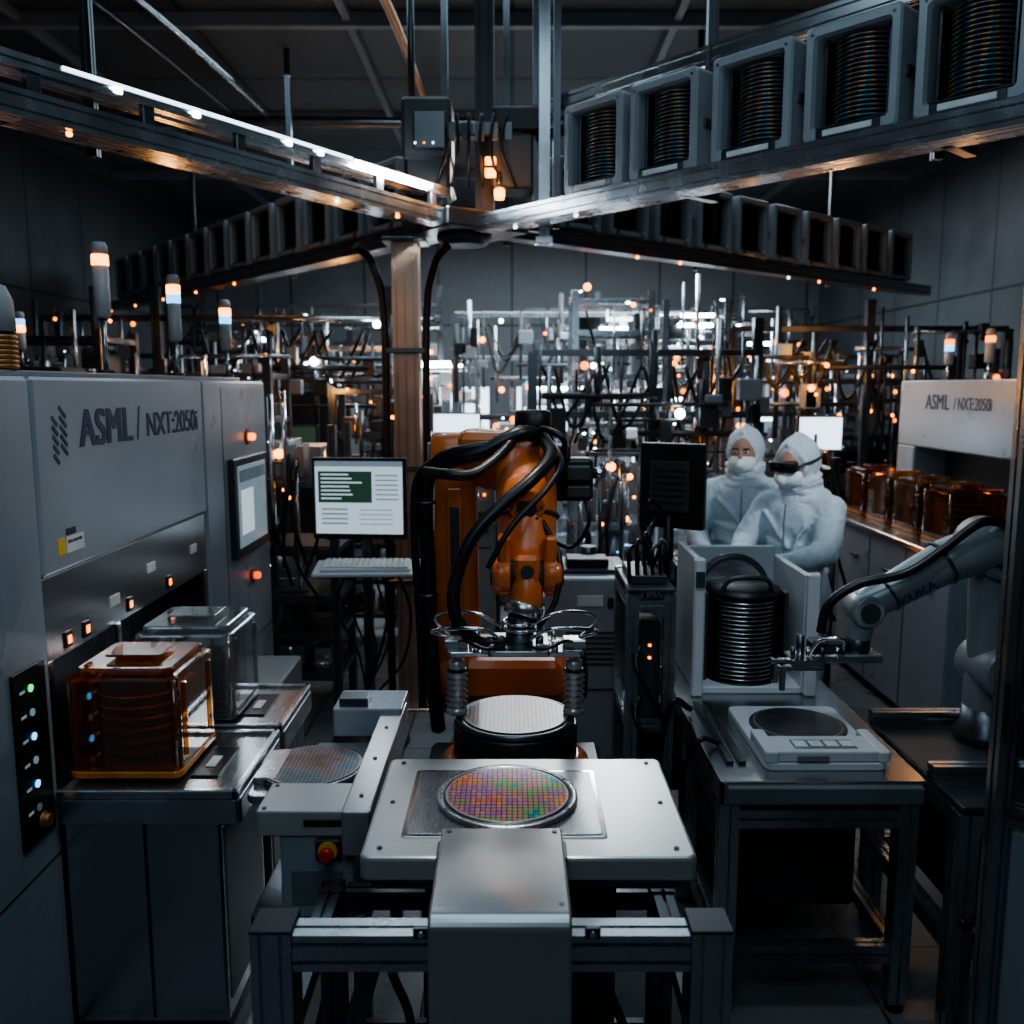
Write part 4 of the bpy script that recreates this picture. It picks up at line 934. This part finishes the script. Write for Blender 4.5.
toolcab(-1.75,8.1,.7,.5,1.85,'dgrey',1,'scr_g'); toolcab(-3.0,5.55,1.1,.8,2.0,'dgrey',2); toolcab(-.35,6.6,.45,.45,1.55,'grey',3,'scr_hot'); toolcab(.15,9.0,.6,.4,1.65,'white',4,'scr_hot'); toolcab(1.35,9.1,.5,.4,1.6,'white2',5,'scr_hot'); toolcab(-.85,9.1,.5,.4,1.7,'white',6,'scr_hot')
toolcab(2.9,10.1,.7,.5,2.1,'grey',7,'scr_b')
for x,y,z in ((-1.75,8.1,1.972),(-3.0,5.55,2.122),(.15,9.0,1.772),(-.85,9.1,1.822),(1.35,9.1,1.722),(2.9,10.1,2.222)): tower(x+.02,y,z,.33,random.choice([('e_amber2',),('e_amber2','e_cyan')]),.03,.1)
b=B('wall_light_panel')
for x in (-.6,.3,1.2,2.1): b.bx(x-.22,x+.22,YB-.05,YB-.02,1.2,2.0,'scr_hot',.004); b.bx(x-.25,x+.25,YB-.03,YB,1.17,2.03,'dalu',.004)
b.done()

# ------------------------------------------------------------------ people
def person(x,y,ang,H,armL,armR,tilt,turn,goggles):
    root=bpy.data.objects.new('cleanroom_technician',None); scene.collection.objects.link(root); root.location=(x,y,0); root.rotation_euler=(0,0,ang); root.scale=(H/1.75,)*3
    b=B('suit_body',root); S='suit'
    b.ell((0,.01,.98),(.18,.145,.16),S); b.ell((0,.015,1.15),(.175,.14,.18),S); b.ell((0,.01,1.31),(.19,.14,.17),S); b.cap((-.13,.01,1.395),(.13,.01,1.395),.085,.085,S)
    b.cap((0,.01,1.40),(0,0,1.52),.12,.08,S)
    for sx,(el,wr) in ((-1,armR),(1,armL)):
        sh=V((sx*.18,.01,1.385)); el=V(el); wr=V(wr)
        b.cap(sh,el,.082,.068,S); b.cap(el,wr,.068,.050,S); b.torus(wr,wr-el,.046,.012,S,16,6)
        for k in range(4): 
            p=sh.lerp(el,.25+k*.2); b.torus(p,(el-sh)+V((.1*(k%2),.1,0)),.070-k*.003,.011,S,18,6)
        for k in range(3):
            p=el.lerp(wr,.2+k*.25); b.torus(p,(wr-el)+V((.1,0,.1*(k%2))),.058-k*.004,.010,S,18,6)
        b.cap((sx*.09,.01,.93),(sx*.105,-.01,.50),.105,.082,S); b.cap((sx*.105,-.01,.50),(sx*.11,.02,.12),.084,.064,S)
        b.cap((sx*.11,.03,.055),(sx*.12,-.13,.045),.055,.043,S)
    for k,(z,r) in enumerate(((1.04,.165),(1.10,.163),(1.19,.165))): b.tube([(r*1.02*math.cos(a*pi/8),.01+r*.80*math.sin(a*pi/8),z+.012*math.sin(a*1.3+k)) for a in range(16)],.013,S,6,raw=True,closed=True)
    b.tube([(-.15,-.09,1.36),(-.06,-.135,1.28),(.02,-.135,1.18)],.012,S,6); b.tube([(.15,-.09,1.36),(.08,-.13,1.25),(.05,-.14,1.12)],.012,S,6)
    b.done(remesh=.010,smooth_it=3,origin=(0,0,0),disp=(.018,.09))
    for sx,(el,wr),nm in ((-1,armR,'hand_right'),(1,armL,'hand_left')):
        el=V(el);wr=V(wr); d=(wr-el).normalized(); d=(d+V((0,-.35,-.05))).normalized(); side=d.cross(V((0,0,1))).normalized(); upv=side.cross(d).normalized(); inn=side*(1 if V((-sx,0,0)).dot(side)>0 else -1)
        h=B(nm,root); base=wr+d*.01
        h.cap(base,base+d*.06,.028,.030,'glove',12); h.cap(base+d*.03-side*.018,base+d*.085-side*.028,.018,.015,'glove',12); h.cap(base+d*.03+side*.018,base+d*.085+side*.028,.018,.015,'glove',12)
        for k,ln in enumerate((.062,.074,.070,.055)):
            o=base+d*.085+inn*(.030-k*.020); e1=o+d*ln*.55-upv*.012; e2=e1+d*ln*.32-upv*.028
            h.cap(o-d*.01,e1,.0095,.0085,'glove',10,3); h.cap(e1,e2,.0085,.0075,'glove',10,3)
        t0=base+d*.025+inn*.026; t1=t0+d*.028+inn*.028-upv*.008; t2=t1+d*.028+inn*.004-upv*.010
        h.cap(t0,t1,.012,.0105,'glove',10,3); h.cap(t1,t2,.0105,.009,'glove',10,3)
        h.done(remesh=.004,smooth_it=2,origin=(0,0,0))
    MH=Matrix.Translation((0,0,1.50))@Euler((tilt,0,turn)).to_matrix().to_4x4()@Matrix.Translation((0,0,-1.50))
    h=B('hood',root,MH)
    h.ell((0,.024,1.64),(.110,.122,.135),'hood',28,18); h.cap((0,.025,1.60),(0,.02,1.46),.092,.115,'hood',24); h.ell((0,.015,1.44),(.165,.125,.055),'hood')
    h.torus((0,-.055,1.635),(0,1,-.05),.088,.014,'hood',28,8); h.tube([(0,-.07,1.745),(0,.02,1.782),(0,.12,1.73),(0,.15,1.62),(0,.14,1.5)],.009,'hood',6)
    for k in range(3): h.tube([(.11*math.cos(a*pi/8),.015+.11*math.sin(a*pi/8),1.545-k*.03+.01*math.sin(a*1.7+k*2)) for a in range(16)],.011,'hood',6,raw=True,closed=True)
    h.done(remesh=.007,smooth_it=2,origin=(0,0,0),disp=(.010,.06))
    f=B('face',root,MH)
    f.ell((0,-.034,1.622),(.076,.092,.106),'skin',28,18); f.cap((0,-.118,1.645),(0,-.134,1.605),.010,.015,'skin',12)
    for sx in (-1,1): f.ell((sx*.031,-.112,1.642),(.015,.011,.009),'label',12,8); f.ell((sx*.031,-.120,1.642),(.007,.006,.007),'hair',10,8); f.box((sx*.032,-.121,1.662),(.036,.010,.008),'hair',.002); f.ell((sx*.079,-.005,1.625),(.012,.02,.03),'skin',12,8)
    f.ell((0,-.116,1.572),(.026,.012,.010),'skin',12,8)
    f.done(origin=(0,0,0))
    k=B('mask',root,MH); k.ell((0,-.080,1.574),(.080,.070,.060),'mask',24,14); k.cap((0,-.122,1.606),(0,-.146,1.576),.020,.026,'mask',14)
    for zz in (1.60,1.56): k.tube([(-.07,-.06,zz),(-.10,0,zz+.02),(-.114,.04,zz+.03)],.004,'mask',6); k.tube([(.07,-.06,zz),(.10,0,zz+.02),(.114,.04,zz+.03)],.004,'mask',6)
    k.done(remesh=.006,smooth_it=2,origin=(0,0,0))
    if goggles:
        g=B('goggles',root,MH); g.rbox(-.080,.080,-.145,-.088,1.615,1.672,.024,.008,'black')
        for sx in (-1,1): g.ell((sx*.037,-.142,1.644),(.032,.010,.022),'wdark',18,10)
        g.tube([(-.07,-.115,1.645),(-.112,-.03,1.65),(-.118,.05,1.655),(-.065,.14,1.66),(0,.155,1.66),(.065,.14,1.66),(.118,.05,1.655),(.112,-.03,1.65),(.07,-.115,1.645)],.007,'dgrey',8)
        g.done(origin=(0,0,0))
    z=B('suit_zipper',root); z.tube([(0,-.134,1.42),(0,-.146,1.30),(0,-.138,1.15),(0,-.142,1.0)],.004,'grey',6); z.done(origin=(0,0,0))
    return root
person(1.52,4.74,-.80,1.73,((.24,-.14,1.18),(.12,-.34,1.14)),((-.26,-.10,1.17),(-.16,-.31,1.13)),.24,-.1,True)
person(1.37,5.28,-.35,1.75,((.27,-.02,1.14),(.20,-.24,1.06)),((-.27,-.02,1.14),(-.19,-.25,1.07)),.10,-.1,False)

# ------------------------------------------------------------------ lights
def area(loc,size,e,col,rot=(0,0,0),sy=None,spread=None):
    l=bpy.data.lights.new('lamp','AREA'); l.energy=e; l.color=col; l.size=size
    if sy: l.shape='RECTANGLE'; l.size_y=sy
    if spread: l.spread=spread
    o=bpy.data.objects.new('area_lamp',l); o.location=loc; o.rotation_euler=rot; scene.collection.objects.link(o); return o
def spot(loc,tgt,e,col,ang,blend=.6,r=.05):
    l=bpy.data.lights.new('spot','SPOT'); l.energy=e; l.color=col; l.spot_size=math.radians(ang); l.spot_blend=blend; l.shadow_soft_size=r
    o=bpy.data.objects.new('spot_lamp',l); o.location=loc; o.rotation_euler=(V(tgt)-V(loc)).to_track_quat('-Z','Y').to_euler(); scene.collection.objects.link(o)
def point(loc,e,col,r=.05):
    l=bpy.data.lights.new('point','POINT'); l.energy=e; l.color=col; l.shadow_soft_size=r
    o=bpy.data.objects.new('point_lamp',l); o.location=loc; scene.collection.objects.link(o)
cool=(.62,.85,1); warm=(1,.45,.12)
spot((.0,2.35,3.0),(.0,2.05,1.0),85,(1,.97,.93),20,1.0,.05)
spot((-.03,2.2,2.8),(-.068,1.72,1.0),75,(1,.98,.95),7,1.0,.03); spot((.06,2.2,2.8),(.028,1.72,1.0),75,(1,.98,.95),7,1.0,.03)  # two tight spots added to draw soft bright circles on the cover
spot((.0,2.9,2.75),(.0,2.6,1.0),22,(1,.95,.88),20,.8,.05)
area((0,2.4,4.5),2.2,17,cool)
area((-.3,.2,3.4),1.4,12,cool,(math.radians(60),0,math.radians(25)))
area((.8,1.2,2.6),1.2,5,cool,(math.radians(125),0,math.radians(-15)))
area((0,6.5,4.5),4.5,40,cool,sy=2.5)
area((.6,10.6,4.4),5,270,(.82,.93,1),sy=4)
area((1.1,8.6,3.5),1.0,80,(.85,.95,1))  # area light added to brighten the racks at the back
spot((2.1,3.2,2.75),(1.47,5.0,1.45),62,(.85,.95,1),36,.8,.12)  # spot added to brighten the technicians, no fixture modelled
spot((.9,2.2,3.4),(1.0,3.2,.9),34,(.85,.95,1),34,.8,.1)
spot((1.3,1.6,3.2),(.03,2.9,1.5),26,(1,.88,.75),24,.8,.1)
spot((-1.3,4.6,3.2),(-.63,5.5,1.8),42,warm,50,.8,.1)
spot((-.3,1.9,3.3),(-1.15,3.0,1.0),34,(1,.95,.88),32,.8,.1)
spot((3.4,3.2,4.2),(2.7,5.8,1.0),40,cool,50,.8,.2)
for p,e in (((-2.2,6.0,2.5),5),((2.6,7.4,2.3),7),((-1.6,8.6,2.3),9),((1.95,7.3,2.0),6),((-1.35,6.4,2.0),4),((3.0,6.2,2.5),2.5)): point(p,e,warm)
point((-.1,5.05,3.15),1.8,warm,.05)
area(tuple(P0-dA*.66+nfa*.12+V((0,0,3.08))),.6,6,(.85,.95,1),(math.radians(60),0,rA),sy=.03)

w=bpy.data.worlds.new('world'); scene.world=w; w.use_nodes=True
w.node_tree.nodes['Background'].inputs[0].default_value=(.02,.035,.05,1); w.node_tree.nodes['Background'].inputs[1].default_value=.5

# ------------------------------------------------------------------ camera
cam=bpy.data.cameras.new('camera'); co=bpy.data.objects.new('camera',cam); scene.collection.objects.link(co)
cam.sensor_width=36; cam.lens=31.64; co.location=(0,0,2.0); co.rotation_euler=(math.radians(90-7.9),0,0)
cam.dof.use_dof=True; cam.dof.focus_distance=2.6; cam.dof.aperture_fstop=3.0
cam.clip_start=.05
scene.camera=co
scene.view_settings.view_transform='AgX'
scene.view_settings.look='AgX - Medium High Contrast'
scene.view_settings.exposure=0.45
